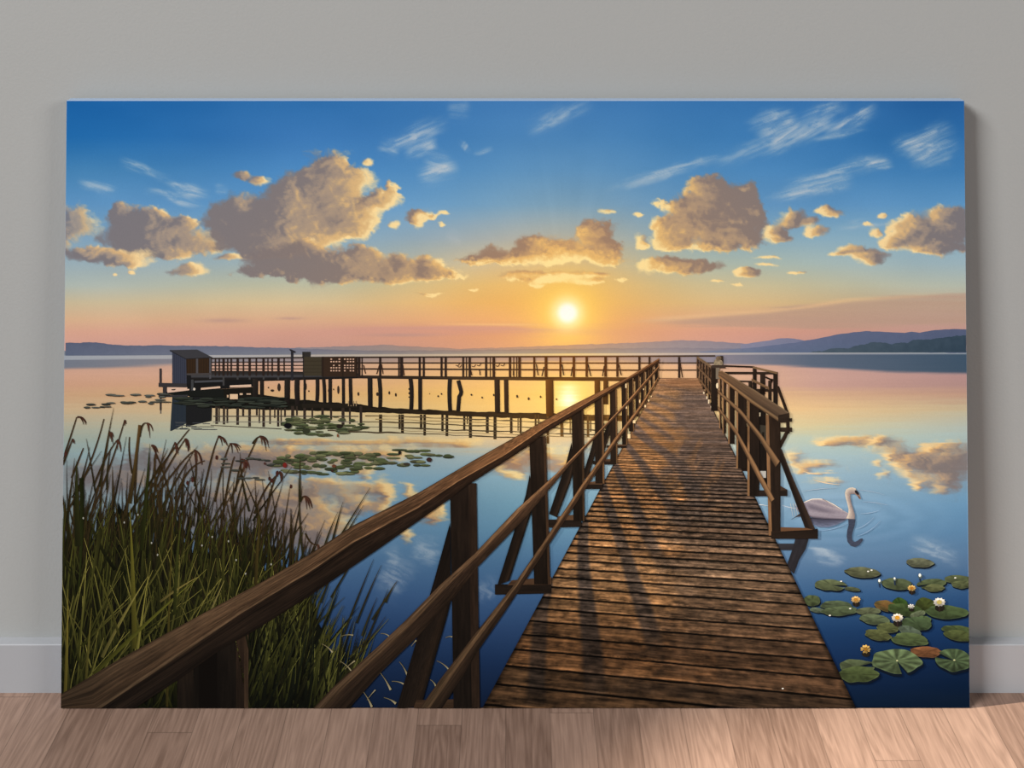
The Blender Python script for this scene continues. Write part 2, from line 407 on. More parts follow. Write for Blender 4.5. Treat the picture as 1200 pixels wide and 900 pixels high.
def clouds_over(X, Y, col, soft=1.0, clouds=None, cirrus=None, veils=True, sun=None, dim=1.0):
    clouds = CLOUDS if clouds is None else clouds; cirrus = CIRRUS if cirrus is None else cirrus; SUN = sun or SUN_AT
    n1 = fbm(X / 26, Y / 20, 3, 5); n2 = fbm(X / 9, Y / 8, 8, 4, 0.6)
    for pts, w, al in cirrus:
        xs = [q[0] for q in pts]; ys = [q[1] for q in pts]
        sel = (X > min(xs) - 40) & (X < max(xs) + 40) & (Y > min(ys) - 30) & (Y < max(ys) + 30)
        if not sel.any(): continue
        x, y = X[sel], Y[sel]
        a = math.atan2(ys[-1] - ys[0], xs[-1] - xs[0]); ca, sa = math.cos(a), math.sin(a)
        u, v = x * ca + y * sa, -x * sa + y * ca
        d, t = seg_dist(x, y + (fbm(u / 30, v / 10, 33, 3) - 0.5) * 12, pts)
        st = fbm(u / 22 + 3 * fbm(u / 30, v / 12, 41, 3), v / 3.2, 21, 4, 0.6)
        m = np.exp(-(d / (w * 1.25)) ** 2) * (0.25 + 0.75 * sstep(0.25, 0.75, st)) * sstep(0, 0.35, t) * sstep(1.0, 0.65, t)
        col[sel] = mixc(col[sel], np.array([206, 206, 204.]), np.clip(m * al * 1.6, 0, 0.7))
    if veils:
        # mauve veils low in the sky
        st = fbm(X / 90, Y / 4.0, 51, 4)
        up = np.interp(X, [730, 800, 900, 1000, 1132], [378, 373, 365, 352, 343]); lo = np.interp(X, [730, 800, 900, 1000, 1132], [380, 381, 384, 384, 380])
        m = sstep(-3, 3, Y - up + (st - .5) * 10) * sstep(-4, 4, lo - Y + (st - .5) * 10) * sstep(725, 830, X)
        col[:] = mixc(col, np.array([178, 151, 134.]), m * (0.50 + 0.45 * st))
        m2 = np.exp(-((Y - up - (st - .5) * 5) / 2.6) ** 2) * sstep(725, 800, X) * sstep(1140, 960, X)
        col[:] = mixc(col, np.array([222, 186, 142.]), m2 * 0.6)
        m = np.exp(-((Y - 387 - (st - .5) * 8) / 5) ** 2) * sstep(330, 470, X) * sstep(760, 600, X)
        col[:] = mixc(col, np.array([196, 146, 140.]), m * 0.55)
        m = np.exp(-((Y - 380.5 - (X - 560) * .006) / 1.3) ** 2) * sstep(490, 560, X) * sstep(650, 600, X)
        col[:] = mixc(col, np.array([240, 196, 136.]), m * 0.5)
        for (cx, cy, rx, ry) in ((262, 376, 26, 2.6), (340, 373.5, 15, 1.6), (470, 393, 40, 2)):
            m = np.exp(-((X - cx) / rx) ** 2 - ((Y - cy) / ry) ** 2); col[:] = mixc(col, np.array([176, 142, 136.]), m * 0.6)
    for warm, lobes in clouds:
        x0 = min(a - c for a, b, c, d in lobes) - 18; x1 = max(a + c for a, b, c, d in lobes) + 18
        y0 = min(b - d for a, b, c, d in lobes) - 16; y1 = max(b + d for a, b, c, d in lobes) + 16
        sel = (X > x0) & (X < x1) & (Y > y0) & (Y < y1)
        if not sel.any(): continue
        x, y = X[sel], Y[sel]
        big = max(min(c, d) for a, b, c, d in lobes)
        amp = max(0.4, min(1.0, big / 15.0))
        sc = 0.36 + 0.64 * amp
        def dens(x, y, balls=None):
            wx = x + (fbm(x / 20, y / 16, 61, 5, 0.6) - .5) * 26 * amp; wy = y + (fbm(x / 18, y / 15, 67, 5, 0.6) - .5) * 20 * amp
            s = 0.0; sw = 1e-4; sn = 0.0
            for j, (a, b, c, d) in enumerate(lobes):
                u, v = (wx - a) / c, (wy - b) / d
                e = np.exp(-1.25 * (u * u + v * v)); s = s + e
                if balls is not None:                             # every lobe is a lit billow
                    w = e ** 2.2 * (1 + .5 * (j % 3)); sw = sw + w
                    sn = sn + w * (u * balls[0] + v * balls[1] - .45 * v)
            s = 1 - np.exp(-1.1 * s)                              # saturates inside
            bil = 0.0; g = 0.5
            for o, f in enumerate((19.0, 9.5, 4.8, 2.4)):
                nn = noise(wx / f / sc, wy / (f * .85) / sc, 200 + o)
                bil = bil + g * np.sqrt((2 * nn - 1) ** 2 + 0.012); g *= 0.5
            h = s + (bil - 0.40) * 0.50 * (0.75 + 0.25 * amp)
            return (s, h) if balls is None else (s, h, sn / sw)
        thr = 0.36
        sx, sy = SUN[0] - x, SUN[1] - y; r = np.hypot(sx, sy) + 1e-6
        lx, ly = sx / r, sy / r
        S, H, ball = dens(x, y, (lx, ly))
        alpha = sstep(thr - .13 * soft, thr + .22 * soft, H)
        S2, H2 = dens(x + lx * 4, y + ly * 4)
        S3, H3 = dens(x + lx * 13, y + ly * 13)
        big_puff = fbm(x / 26 + 7, y / 20, 301, 2) - .5
        S4, H4 = dens(x, y - 5)
        near = np.exp(-r / 210.0)
        cx = sum(l[0] for l in lobes) / len(lobes); cy = sum(l[1] for l in lobes) / len(lobes)
        ext = max(x1 - x0, 40) * .5
        side = ((x - cx) * (SUN[0] - cx) + (y - cy) * (SUN[1] - cy)) / (math.hypot(SUN[0] - cx, SUN[1] - cy) + 1) / ext
        face = np.clip((S - S3) * 2.2, 0, 1)
        rim = sstep(thr + .34, thr + .04, H)
        g = warm * 0.46 - 0.03 + (H - H2) * 0.75 + (S - S3) * 0.55 + big_puff * 0.42 * min(1, big / 12) + side * 0.30 * min(1, big / 12)
        g = g + np.clip(ball, -.9, .9) * 0.34 + rim * (0.16 + 0.42 * face) + np.clip(H - H4, -.1, .4) * 0.5
        g = np.clip(g, 0, 1.1)
        def ramp(a, b):
            return np.array(a, float) + (np.array(b, float) - np.array(a, float)) * near[..., None]
        core = ramp((112, 111, 119), (180, 134, 94)); body = ramp((153, 140, 130), (206, 156, 98))
        mid = ramp((206, 172, 126), (238, 188, 104)); hi = ramp((240, 210, 154), (255, 230, 154))
        c = core + (body - core) * sstep(0.0, 0.30, g)[..., None]
        c = c + (mid - c) * sstep(0.26, 0.62, g)[..., None]
        c = c + (hi - c) * sstep(0.58, 1.0, g)[..., None]
        col[sel] = mixc(col[sel], c * dim, alpha * (0.95 if warm > .12 else 0.85))
    return col

def sun_over(X, Y, col, core=True):
    r = np.hypot(X - SUN[0], (Y - SUN[1]))
    col[:] = mixc(col, np.array([250, 186, 92.]), np.exp(-(r / 105) ** 1.5) * 0.55)
    col[:] = mixc(col, np.array([255, 212, 92.]), np.exp(-(r / 36) ** 1.6) * 0.95)
    col[:] = mixc(col, np.array([255, 240, 176.]), np.exp(-(r / 16) ** 2.5) * 0.95)
    if core: col[:] = mixc(col, np.array([255, 253, 240.]), sstep(15, 6, r))
    return col

def sky_full(X, Y, core=True, soft=1.0):
    c = sky_base(X, Y)
    c += ((fbm(X / 120, Y / 60, 77, 3) - .5) * 14)[..., None]
    # faint shafts fanning up from the sun
    ang = np.arctan2(X - SUN[0], SUN[1] - Y); rr = np.hypot(X - SUN[0], Y - SUN[1])
    sh = fbm(ang * 14, ang * 0, 81, 3) - .45
    c += (np.clip(sh, 0, 1) * 20 * np.exp(-((rr - 110) / 75) ** 2) * (Y < SUN[1]) * np.exp(-(ang / .6) ** 2))[..., None]
    c = sun_over(X, Y, c, False)
    c = clouds_over(X, Y, c, soft)
    r = np.hypot(X - SUN[0], Y - SUN[1])
    c = mixc(c, np.array([255, 214, 110.]), np.exp(-(r / 30) ** 2) * 0.5)
    if core:
        c = mixc(c, np.array([255, 244, 190.]), np.exp(-(r / 18) ** 3) * 0.9)
        c = mixc(c, np.array([255, 253, 240.]), sstep(15, 6, r))
    return np.clip(c, 0, 255)

X, Y = field(118, 420)
ink = Ink(3); ink.grid(X, Y, sky_full(X, Y)); ink.build('printed_sky', root, 'printed blue and gold sunset sky with clouds')

# ---- the printed lake: the sky's colours again, rippled, darker towards the near edge
LAKE_Y = [420, 440, 452, 462, 480, 500, 515, 535, 560, 590, 620, 660, 700, 740, 780, 832]
LAKE_X = [77, 350, 600, 960, 1132]
LAKE_C = np.array([
 [(180,150,138),(196,156,134),(192,152,126),(190,156,124),(188,166,134),(164,164,146),(144,158,150),(132,156,160),(132,148,156),(124,142,152),(112,130,144),(84,104,126),(48,80,124),(32,58,98),(20,38,72),(12,24,48)],
 [(192,158,142),(204,164,140),(204,162,126),(204,166,120),(200,176,134),(176,178,150),(162,174,158),(136,160,172),(118,154,180),(104,144,180),(92,132,176),(70,108,158),(50,82,132),(34,60,106),(22,42,80),(14,27,54)],
 [(214,170,124),(222,178,116),(226,182,110),(226,184,104),(222,184,112),(212,186,134),(204,178,136),(148,166,168),(122,158,178),(104,148,178),(92,138,176),(72,114,162),(58,94,146),(40,68,116),(24,46,86),(12,26,54)],
 [(186,152,146),(186,152,142),(182,148,138),(190,158,130),(202,174,132),(184,178,144),(158,174,164),(140,164,172),(124,154,176),(112,146,180),(96,134,174),(74,108,154),(44,80,130),(22,52,98),(12,35,76),(5,22,48)],
 [(166,142,146),(172,140,138),(166,136,132),(178,146,128),(180,170,142),(160,172,166),(148,170,172),(136,162,172),(108,144,172),(90,134,176),(78,120,166),(70,104,150),(36,70,120),(16,44,90),(8,28,62),(3,17,38)]], float)
_k = np.interp(LAKE_Y, [535, 590, 660, 832], [0, .6, 1, 1])[None, :, None]
LAKE_C = LAKE_C * (1 - _k * (1 - np.array([.97, .93, .86])))
CLOUDS_W = [
 (0.30, [(385,533,85,13),(330,545,60,14),(300,535,50,10),(450,530,40,10),(250,548,60,18),(200,540,60,16),(130,560,70,22)]),
 (0.62, [(505,517,55,5),(420,518,60,4),(340,518,60,4),(545,520,20,5)]),
 (0.22, [(352,600,55,32),(330,625,45,30),(385,620,30,20),(300,590,50,30),(240,600,60,40),(380,650,22,14)]),
 (0.72, [(366,572,30,11),(392,566,34,8),(405,582,20,12),(350,585,28,8)]),
 (0.86, [(428,572,24,12),(450,575,9,17),(416,590,20,12),(446,594,15,9),(430,601,16,8),(455,585,7,10),(405,602,16,7)]),
 (0.90, [(431,553,12,8),(420,551,8,5),(437,547,6,4)]),
 (0.90, [(480,576,8,8),(486,581,8,7),(476,570,5,5)]),
 (0.90, [(510,600,14,11),(504,606,10,7),(517,593,7,8)]),
 (0.92, [(474,628,8,8),(465,622,12,4)]),
 (0.32, [(612,537,30,17),(596,545,16,12),(640,530,26,14),(660,545,14,10)]),
 (0.92, [(594,556,14,4),(606,560,12,3.4),(588,549,6,5)]),
 (0.80, [(985,518,32,6),(1010,516,26,7),(968,520,16,3)]),
 (0.30, [(1048,527,28,10),(1088,546,38,17),(1122,538,30,22),(1110,562,22,12),(1070,540,22,10),(1026,518,18,6)]),
 (0.80, [(1062,556,12,8),(1080,564,16,8),(1100,573,12,6),(1050,545,9,6),(1038,534,10,5),(1072,570,6,4)]),
 (0.82, [(1110,523,26,6),(1090,528,14,4)]),
 (0.85, [(1028,543,8,5),(1036,556,8,5)]),
 (0.80, [(928,535,14,8),(958,544,26,6),(940,550,18,5)]),
 (0.70, [(968,564,26,2.4),(958,556,20,2)]),
]
CIRRUS_W = [([(478,640),(500,646),(515,660)],9,.26),([(440,668),(460,674),(484,690)],15,.24),([(556,680),(572,694),(578,706)],9,.2),([(944,642),(966,648),(992,657)],5,.24),([(1060,634),(1095,646),(1132,660)],6,.22),([(955,656),(985,662)],4,.2),([(452,650),(470,655)],8,.2),([(640,700),(650,720)],8,.12)]

def lake_base(X, Y):
    out = np.zeros(X.shape + (3,))
    xi = np.clip(np.interp(X, LAKE_X, range(5)), 0, 3.9999); i0 = xi.astype(int); fr = xi - i0
    for k in range(3):
        cols = np.stack([np.interp(Y, LAKE_Y, LAKE_C[i, :, k]) for i in range(5)], -1)
        out[..., k] = np.take_along_axis(cols, i0[..., None], -1)[..., 0] * (1 - fr) + np.take_along_axis(cols, i0[..., None] + 1, -1)[..., 0] * fr
    return out

def lake_color(X, Y):
    d = np.clip(Y - 416, 0, None)
    amp = np.clip(d / 60, 0, 1)
    rip = (fbm(X / 70, Y / (2.0 + d / 60), 91, 4) - .5); rip2 = fbm(X / 30, Y / (1.5 + d / 90), 95, 3) - .5
    # rings spreading from the swan
    rs = np.hypot((X - 985), (Y - 607) * 3.2)
    ring = np.sin(rs / 6.0 + 3 * rip) * np.exp(-(rs / 95.0) ** 2) * sstep(15, 40, rs)
    sx = X + rip2 * 14 * amp + ring * 3; sy = Y + rip * 9 * amp + ring * 3
    c = lake_base(sx, sy)
    c = clouds_over(sx, sy, c, 2.3, CLOUDS_W, CIRRUS_W, False, (665.0, 490.0), np.array([.90, .88, .86]))
    # bright and golden path of the sun
    sxr = np.abs(X - 666); g = np.exp(-(sxr / 110) ** 1.6) * sstep(416, 424, Y) * sstep(535, 470, Y)
    c = mixc(c, np.array([232, 184, 96.]), g * 0.35)
    g = np.exp(-(sxr / 34) ** 2) * sstep(436, 448, Y) * sstep(510, 470, Y); c = mixc(c, np.array([248, 208, 104.]), g * 0.75)
    g = np.exp(-((X - 666) / 11) ** 2 - ((Y - 466) / 13) ** 2 + rip * 1.2); c = mixc(c, np.array([255, 244, 206.]), np.clip(g, 0, 1))
    veil = fbm(X / 110, Y / 5.0, 99, 4)
    # the mirrored hills
    hb = np.interp(X, [77, 150, 300, 480, 700, 820, 900, 960, 1040, 1132], [432, 430, 425, 424, 424, 427, 428, 431, 435, 437]) + (veil - .5) * 5
    hc = np.stack([np.interp(X, [77, 300, 560, 700, 830, 950, 1132], v) for v in ((100, 134, 172, 178, 124, 76, 50), (112, 130, 142, 142, 122, 94, 76), (128, 136, 124, 116, 136, 116, 98))], -1)
    c = mixc(c, hc, sstep(2.5, -2.5, Y - hb) * 0.9)
    sh = np.stack([np.interp(X, [77, 300, 560, 665, 760, 900, 1132], v) for v in ((160, 178, 206, 236, 206, 172, 156), (168, 176, 184, 204, 186, 172, 168), (178, 176, 154, 136, 166, 178, 178))], -1)
    ly_ = np.interp(X, [77, 400, 700, 900, 1132], [419.4, 417.0, 415.6, 414.4, 414.2]); lh_ = np.interp(X, [77, 400, 700, 900, 1132], [2.6, 1.9, 1.6, 1.2, 1.1])
    c = mixc(c, sh * .94, sstep(lh_ + .6, lh_ - .6, np.abs(Y - ly_)) * 0.95)
    c += ring[..., None] * 7
    c += (rip * 5)[..., None]
    return np.clip(c, 0, 255)

X, Y = field(411.5, 830.5)
ink = Ink(4); ink.grid(X, Y, lake_color(X, Y)); ink.build('printed_lake', root, 'printed calm lake mirroring the sky')

# ---- printed hills on the far shore
def ridge(pts, base, top, bot, tex=6, rough=0.8, seed=0, step=1.0):
    x = np.arange(pts[0][0], pts[-1][0] + step, step)
    y = np.interp(x, [q[0] for q in pts], [q[1] for q in pts]) + (fbm(x / 7.0, x * 0, seed, 4) - .5) * 2 * rough
    m = 6; t = np.linspace(0, 1, m)[:, None]
    X = np.broadcast_to(x, (m, len(x))); base = base - 416.5 + np.interp(x, [77, 400, 700, 900, 1132], [417.0, 415.6, 414.2, 413.4, 413.3]); Yg = y[None] * (1 - t) + base[None] * t
    def cx(tbl): return np.stack([np.interp(X, tbl[0], [c[k] for c in tbl[1]]) for k in range(3)], -1)
    c = cx(top) * (1 - t[..., None]) + cx(bot) * t[..., None]
    c = c + ((fbm(X / 6, Yg / 3, seed + 3, 3) - .5) * tex)[..., None]
    return X, Yg, c
ink = Ink(5, step=5e-6)
xs = [77, 350, 560, 665, 780, 900, 1132]
ink.grid(*ridge([(77,404),(340,408),(400,406),(450,404.3),(480,406),(540,409),(600,407),(660,405),(740,402),(800,399),(830,400),(900,405),(1132,408)], 416.5,
   (xs, [(118,120,134),(136,130,136),(170,136,118),(186,146,114),(150,134,134),(126,124,142),(112,120,144)]), (xs, [(112,118,134),(132,132,138),(164,146,128),(176,150,118),(150,140,138),(124,128,146),(112,120,144)]), seed=5))
ink.grid(*ridge([(77,401.6),(95,402),(113,401.2),(130,403.5),(150,405.4),(200,405),(260,406),(330,408),(420,411),(520,411),(620,409.5),(700,408.5),(800,408),(900,409),(960,412),(1132,414)], 416.5,
   (xs, [(84,92,114),(110,112,128),(148,126,114),(160,132,108),(138,126,130),(112,114,134),(100,110,136)]), (xs, [(88,98,120),(120,124,134),(156,144,130),(166,148,122),(146,138,138),(110,118,138),(100,112,136)]), seed=9))
ink.grid(*ridge([(868,404),(900,399.5),(915,396.5),(930,397),(945,400),(960,402)], 416.5,
   ([868, 960], [(128,128,150),(112,118,144)]), ([868, 960], [(124,128,150),(104,116,142)]), rough=.4, seed=13))
ink.grid(*ridge([(820,412),(880,408),(930,402),(960,396.5),(985,391.5),(1015,388.2),(1040,389.5),(1060,390.5),(1068,389),(1078,390),(1095,387),(1115,386),(1132,386)], 416.5,
   ([820, 900, 1132], [(120,124,144),(98,108,136),(82,92,120)]), ([820, 900, 1132], [(112,122,142),(92,106,132),(72,88,116)]), rough=.5, seed=17))
ink.grid(*ridge([(950,413),(975,409.5),(1000,406.5),(1018,402),(1030,401),(1045,403.5),(1060,401),(1080,399),(1100,396),(1118,393.5),(1132,392.5)], 416.5,
   ([950, 1132], [(74,88,102),(52,70,86)]), ([950, 1132], [(70,86,98),(48,66,82)]), rough=2.2, tex=12, seed=21))
ink.build('printed_hills', root, 'printed hazy blue hills on the far shore')
# ---- wood: palette and grain
def wood(base, amp=0.28, gl=34.0, gw=2.2, seed=0, stops=None, ustops=None, knots=0.0):
    base = np.asarray(base, float)
    def f(U, V, X, Y):
        w = np.hypot(X[:, -1:] - X[:, :1], Y[:, -1:] - Y[:, :1])      # the strip's own width here
        v_px = V * w
        k = np.maximum(w / w.max(), 0.15)
        g = fbm(U / (gl * k), V * (w.max() / gw) + 0.6 * fbm(U / (gl * 2), V * 3, seed + 9, 2), seed, 4, 0.62) - .5
        g2 = fbm(U / (gl * 3), V * 2.0, seed + 5, 3) - .5
        if stops is None: c = np.broadcast_to(base, U.shape + (3,)).copy()
        else: c = np.stack([np.interp(V, stops[0], [s[k2] for s in stops[1]]) for k2 in range(3)], -1)
        if ustops is not None:
            um = U / U.max()
            c = c * np.stack([np.interp(um, ustops[0], [s[k2] for s in ustops[1]]) for k2 in range(3)], -1)
        c = c * (1 + g * 2 * amp + g2 * amp)[..., None]
        c = (c * .84 + c.mean(-1, keepdims=True) * .16) * .93      # weathered: greyer than fresh timber
        return np.clip(c, 0, 255)
    return f

DARK = (34, 23, 16)
far_root = None
ink = Ink(6, step=1.2e-6)          # mirror image of the far pier lies on the printed water
R = random.Random(4)
MIR = (44, 36, 26)
# band of the mirrored deck
xs = np.arange(222, 742, 2.0)
top = np.interp(xs, [222, 300, 330, 420, 445, 560, 640, 742], [461, 464, 467, 474, 477.5, 482.5, 484.5, 487.5]) + (fbm(xs / 9, xs * 0, 5, 3) - .5) * 2.4
bot = np.interp(xs, [222, 260, 420, 560, 640, 742], [478, 479, 483, 488.5, 491.5, 494.5]) + (fbm(xs / 7, xs * 0, 6, 3) - .5) * 1.6
def mir(U, V, X, Y):
    c = np.stack([np.interp(X, [222, 420, 560, 742], v) for v in ((18, 30, 50, 104), (20, 26, 38, 72), (18, 20, 24, 34))], -1)
    return c * (1 + (fbm(X / 14, Y / 1.6, 7, 3)[..., None] - .5) * .5)
ink.ribbon(np.c_[xs, top], np.c_[xs, bot], mir)
# hut mirrored
ink.poly([(202, 465), (219, 465), (219, 496), (201.5, 505), (199.5, 505.3)], (38, 46, 54))
ink.poly([(218, 465), (249, 466), (248, 493.5), (232, 497), (218, 500.5)], (28, 29, 30))
for x in (204, 208, 213): ink.rect(x, 468, x + .7, 502, (36, 42, 54))
ink.rect(187.3, 463, 189.6, 481, (52, 46, 46)); ink.rect(187.8, 481, 189.2, 485, (90, 86, 82))
for k in range(16):
    y = 493 + R.random() * 11; x = 202 + R.random() * 44
    ink.rect(x, y, x + 8 + R.random() * 10, y + .8, (60, 64, 68))
# mirrored rails and posts
for x, y1, w in ((254,497,3.2),(257,494,1.4),(262.5,497.5,2.6),(266.5,496,2),(278.5,498,3),(285,488,2.4),(292.5,500,3),(301,487,2.2),(304,496,1.6),(309,500.5,3),(316.5,497,1.8),(322,490,1.6),(326,500,2.4),(329.5,499,1.4),(334,489,2),(343,499,3.6),(348,487,2),(357,502,3.2),(366,490,2),(378,500,3),(388,492,2.4),(402,500,3.4),(410,497,2),(423,504,3)):
    ink.rect(x - w / 2, 476, x + w / 2, y1, (50, 42, 36))
ink.rect(250, 487.5, 420, 488.6, (74, 68, 60)); ink.rect(250, 494.2, 420, 495, (120, 116, 106)); ink.poly([(247, 498.2), (330, 502.3), (330, 503.4), (247, 499)], (70, 64, 56))
for x, y1, w in ((446,507,3.6),(468.3,503,2.4),(471.6,508,3.2),(493.5,503.5,2.8),(497.6,510.5,2.8),(518.5,505.5,2.6),(523.7,511.3,3),(544,505,2.4),(547.5,497,1.2),(551.2,513.2,3.4),(571,507.5,3.2),(580,514.8,3.4),(599,508,2.8),(610,508.5,2.2),(607,505,1),(627.5,500,2),(631,503,1.4),(642,520,2.6),(658.3,512,3.6),(668,508,1),(689,512,2.6),(692,506,1.2)):
    sunny = math.exp(-((x - 666) / 60.0) ** 2)
    c = np.array(MIR) * (1 - sunny) + np.array((104, 74, 36)) * sunny
    ink.rect(x - w / 2, 486, x + w / 2, y1, c)
def wline(y0, slope, x0, x1, w, col, seed):
    x = np.arange(x0, x1, 2.5); y = y0 + slope * (x - 440) + (noise(x / 13, x * 0, seed) - .5) * 1.3
    th = w * (0.25 + .95 * noise(x / 17, x * 0, seed + 1))
    ink.ribbon(np.c_[x, y - th / 2], np.c_[x, y + th / 2], lambda U, V, X, Y: np.broadcast_to(np.asarray(col, float), U.shape + (3,)))
wline(487.5, .035, 428, 720, 1.3, (92, 78, 54), 3); wline(494.6, .036, 424, 720, 1.5, (82, 70, 48), 5)
wline(500.5, .036, 420, 720, 1.5, (72, 62, 44), 8); wline(506.8, .036, 384, 640, 1.6, (72, 62, 46), 11); wline(491, .036, 440, 600, 1.0, (150, 128, 86), 13); wline(503.5, .036, 470, 720, 1.0, (140, 120, 84), 15)
ink.build('printed_pier_reflection', root, 'printed dark mirror image of the far pier in the water')

# ---- printed far pier
pier = Ink(7, step=1.0e-6)
deckc = lambda U, V, X, Y: np.stack([np.interp(X, [222, 420, 560, 666, 742, 816], v) for v in ((40, 46, 58, 92, 80, 60), (40, 38, 44, 60, 54, 46), (42, 32, 30, 26, 30, 34))], -1) * (1 + (fbm(X / 20, Y / 1.2, 3, 3)[..., None] - .5) * .6)
# deck beam of the long stretch
pier.ribbon([(300, 439.2), (420, 440.0), (560, 441.6), (745, 442.4)], [(300, 447), (420, 443.6), (560, 445.3), (745, 447.0)], deckc)
pier.ribbon([(222, 434.6), (330, 435.2), (420, 437.5)], [(222, 446.8), (330, 446.2), (420, 443.4)], lambda U, V, X, Y: np.stack([np.interp(V, [0, .35, .45, .62, .7, 1], v) for v in ((40, 46, 62, 62, 30, 26), (36, 44, 62, 62, 28, 24), (32, 44, 64, 66, 28, 22))], -1))
pier_ob = pier.build('printed_far_pier', root, 'printed dark pier running along the horizon')

ink = Ink(7.5, step=1e-6)          # the dark shade and crossbeams under the hut end
ink.poly([(216, 446), (300, 446.5), (300, 453), (258, 456), (222, 460), (216, 458)], (24, 24, 24))
ink.poly([(224, 458), (262, 456), (262, 466), (216, 464), (190, 462), (196, 459.5)], (24, 26, 24))
ink.poly([(262, 456), (300, 453.5), (302, 462), (330, 466), (330, 474), (250, 474), (262, 466)], (26, 24, 20))
ink.poly([(228, 446.4), (262, 445.2), (262, 447.6), (228, 448.8)], (66, 68, 72)); ink.rect(224, 445, 227, 458, (58, 60, 62))
for x in (262, 278.5, 292.5, 309, 326): ink.rect(x - 1, 440, x + 1.2, 452 if x < 263 else 445, (60, 60, 60))
ink.poly([(235.5, 454.8), (258, 452.8), (258.5, 455), (235.5, 457)], (206, 176, 152)); ink.poly([(269.5, 451.8), (294.5, 450.8), (294.5, 453.6), (269.5, 454.2)], (208, 178, 154))
ink.rect(269.5, 462, 278.8, 468, (212, 182, 148)); ink.rect(266, 463, 268, 466, (190, 160, 130)); ink.rect(281, 461, 284.5, 463, (204, 176, 146)); ink.rect(289, 461.2, 294, 462.6, (200, 172, 144))
ink.rect(196.2, 454, 219.5, 456.6, (206, 174, 152)); ink.poly([(196.2, 456.4), (222, 456), (222, 457.5), (196.5, 460.5)], (206, 176, 156)); ink.poly([(201, 456.3), (206.5, 456), (205, 457.6), (201.5, 457.6)], (44, 40, 38))
ink.disc(227.8, 456.2, 1.4, 1.6, lambda R_, A, X, Y: np.array((200, 190, 176.)), nr=2, na=10)
ink.poly([(186, 463.5), (220, 462.8), (220, 465.6), (186, 465.4)], (50, 50, 52))
ink.build('deck_underside', pier_ob)

def piece(name, parent, lev, fn, label=None):
    i = Ink(lev, step=1e-6); fn(i); return i.build(name, parent, label)

# the hut at the far left end
hut = piece('boat_hut', pier_ob, 8, lambda i: (i.poly([(202, 411.5), (218.3, 419.5), (218.9, 449.5), (202, 449.5)], (54, 58, 72)), [i.rect(x, 413 + (x - 202) * .5, x + .55, 449.3, (42, 45, 57)) for x in (204.2, 206.6, 209, 211.4, 213.8, 216.2)],
   i.poly([(218.3, 419.6), (248.4, 418.6), (248, 439.5), (218.9, 439.5)], (46, 34, 24)), [i.rect(x, 421, x + .5, 438, (60, 43, 28)) for x in (221, 224, 227, 234, 237, 240, 243)],
   i.rect(229.8, 420, 232.4, 439.5, (72, 70, 72)), i.rect(245.4, 419.5, 247.6, 444, (74, 74, 78)), i.poly([(218.9, 437.8), (248.3, 437.2), (248.3, 439.6), (218.9, 440)], (66, 62, 62)), i.rect(218.9, 439.8, 224, 450, (26, 26, 28))), 'grey plank hut with a lean-to roof')
piece('roof', pier_ob, 8.4, lambda i: (i.poly([(199, 410.4), (231.3, 409.8), (248.9, 418.8), (218, 420.4)], (56, 56, 60)), i.poly([(199, 410.4), (218, 420.4), (218.2, 421.4), (199.2, 411.6)], (34, 35, 40)), i.poly([(218, 420.4), (248.9, 418.8), (248.9, 419.6), (218.2, 421.3)], (36, 34, 34))), 'dark sloping hut roof')
piece('landing_stage', pier_ob, 8, lambda i: (i.poly([(186, 448.8), (219, 449.6), (219, 454.3), (186, 453.6)], (50, 48, 50)), i.rect(191, 453, 195.6, 462, (48, 46, 48)), i.rect(187, 432, 189.7, 450, (56, 50, 52))))
# railings of the far pier
def rails(i):
    def rl(x0, x1, y0, y1, th, dy=0):
        i.ribbon([(x0, y0 - th / 2), (x1, y1 - th / 2)], [(x0, y0 + th / 2), (x1, y1 + th / 2)], lambda U, V, X, Y: np.stack([np.interp(X, [222, 560, 666, 760, 816], v) for v in ((48, 56, 108, 84, 62), (42, 42, 66, 58, 50), (38, 32, 30, 36, 40))], -1))
    rl(248, 416, 420.2, 418.6, 1.6); rl(248, 416, 424.6, 423.8, 1.1); rl(248, 416, 428.6, 428.2, 1.1); rl(248, 416, 432.4, 432.2, 1.0)
    rl(415, 838, 418.9, 417.2, 1.7); rl(416, 770, 425.4, 425.6, 1.5); rl(416, 770, 432.4, 434.0, 1.7); rl(770, 838, 425.4, 425.4, 1.3); rl(770, 838, 433.8, 433.8, 1.3)
piece('rail', pier_ob, 8.6, rails)
posts = [(252.5,1.4),(257,1.6),(262,2.6),(266.8,1.4),(271,1.8),(278.6,2.6),(285.3,1.6),(292.6,2.6),(300.4,1.6),(308.8,2.6),(314,1.2),(319,1.6),(326.4,2.6),(333,1.4),(420.8,3.2),(424.3,1.2),(445.6,2.6),(467.4,1.6),(470.6,3.4),(491.8,2.4),(496.6,2.4),(517.4,2.4),(522.3,2.6),(542.8,2.2),(546.6,1.2),(550.4,2.6),(569.6,2.4),(574.5,1),(578.6,3),(597.6,2.6),(602,1.1),(605.5,1.2),(608.8,3),(626,2.2),(639.8,3.2),(656.6,2.2),(672.4,2.8),(687.4,2.6),(709.6,3),(723.4,2.6),(749.2,2.4),(761,2.2),(795.8,2.6)]
for x, w in posts:
    sunny = math.exp(-((x - 666) / 80.0) ** 2)
    c = np.array((44, 34, 30.)) * (1 - sunny) + np.array((92, 54, 24.)) * sunny
    yb = 440.5 if x < 415 else 441.8 if x < 770 else 443
    yt = 418.6 if x > 415 else 420
    piece('post', pier_ob, 8.8, lambda i: i.rect(x - w / 2, yt, x + w / 2, yb, c))
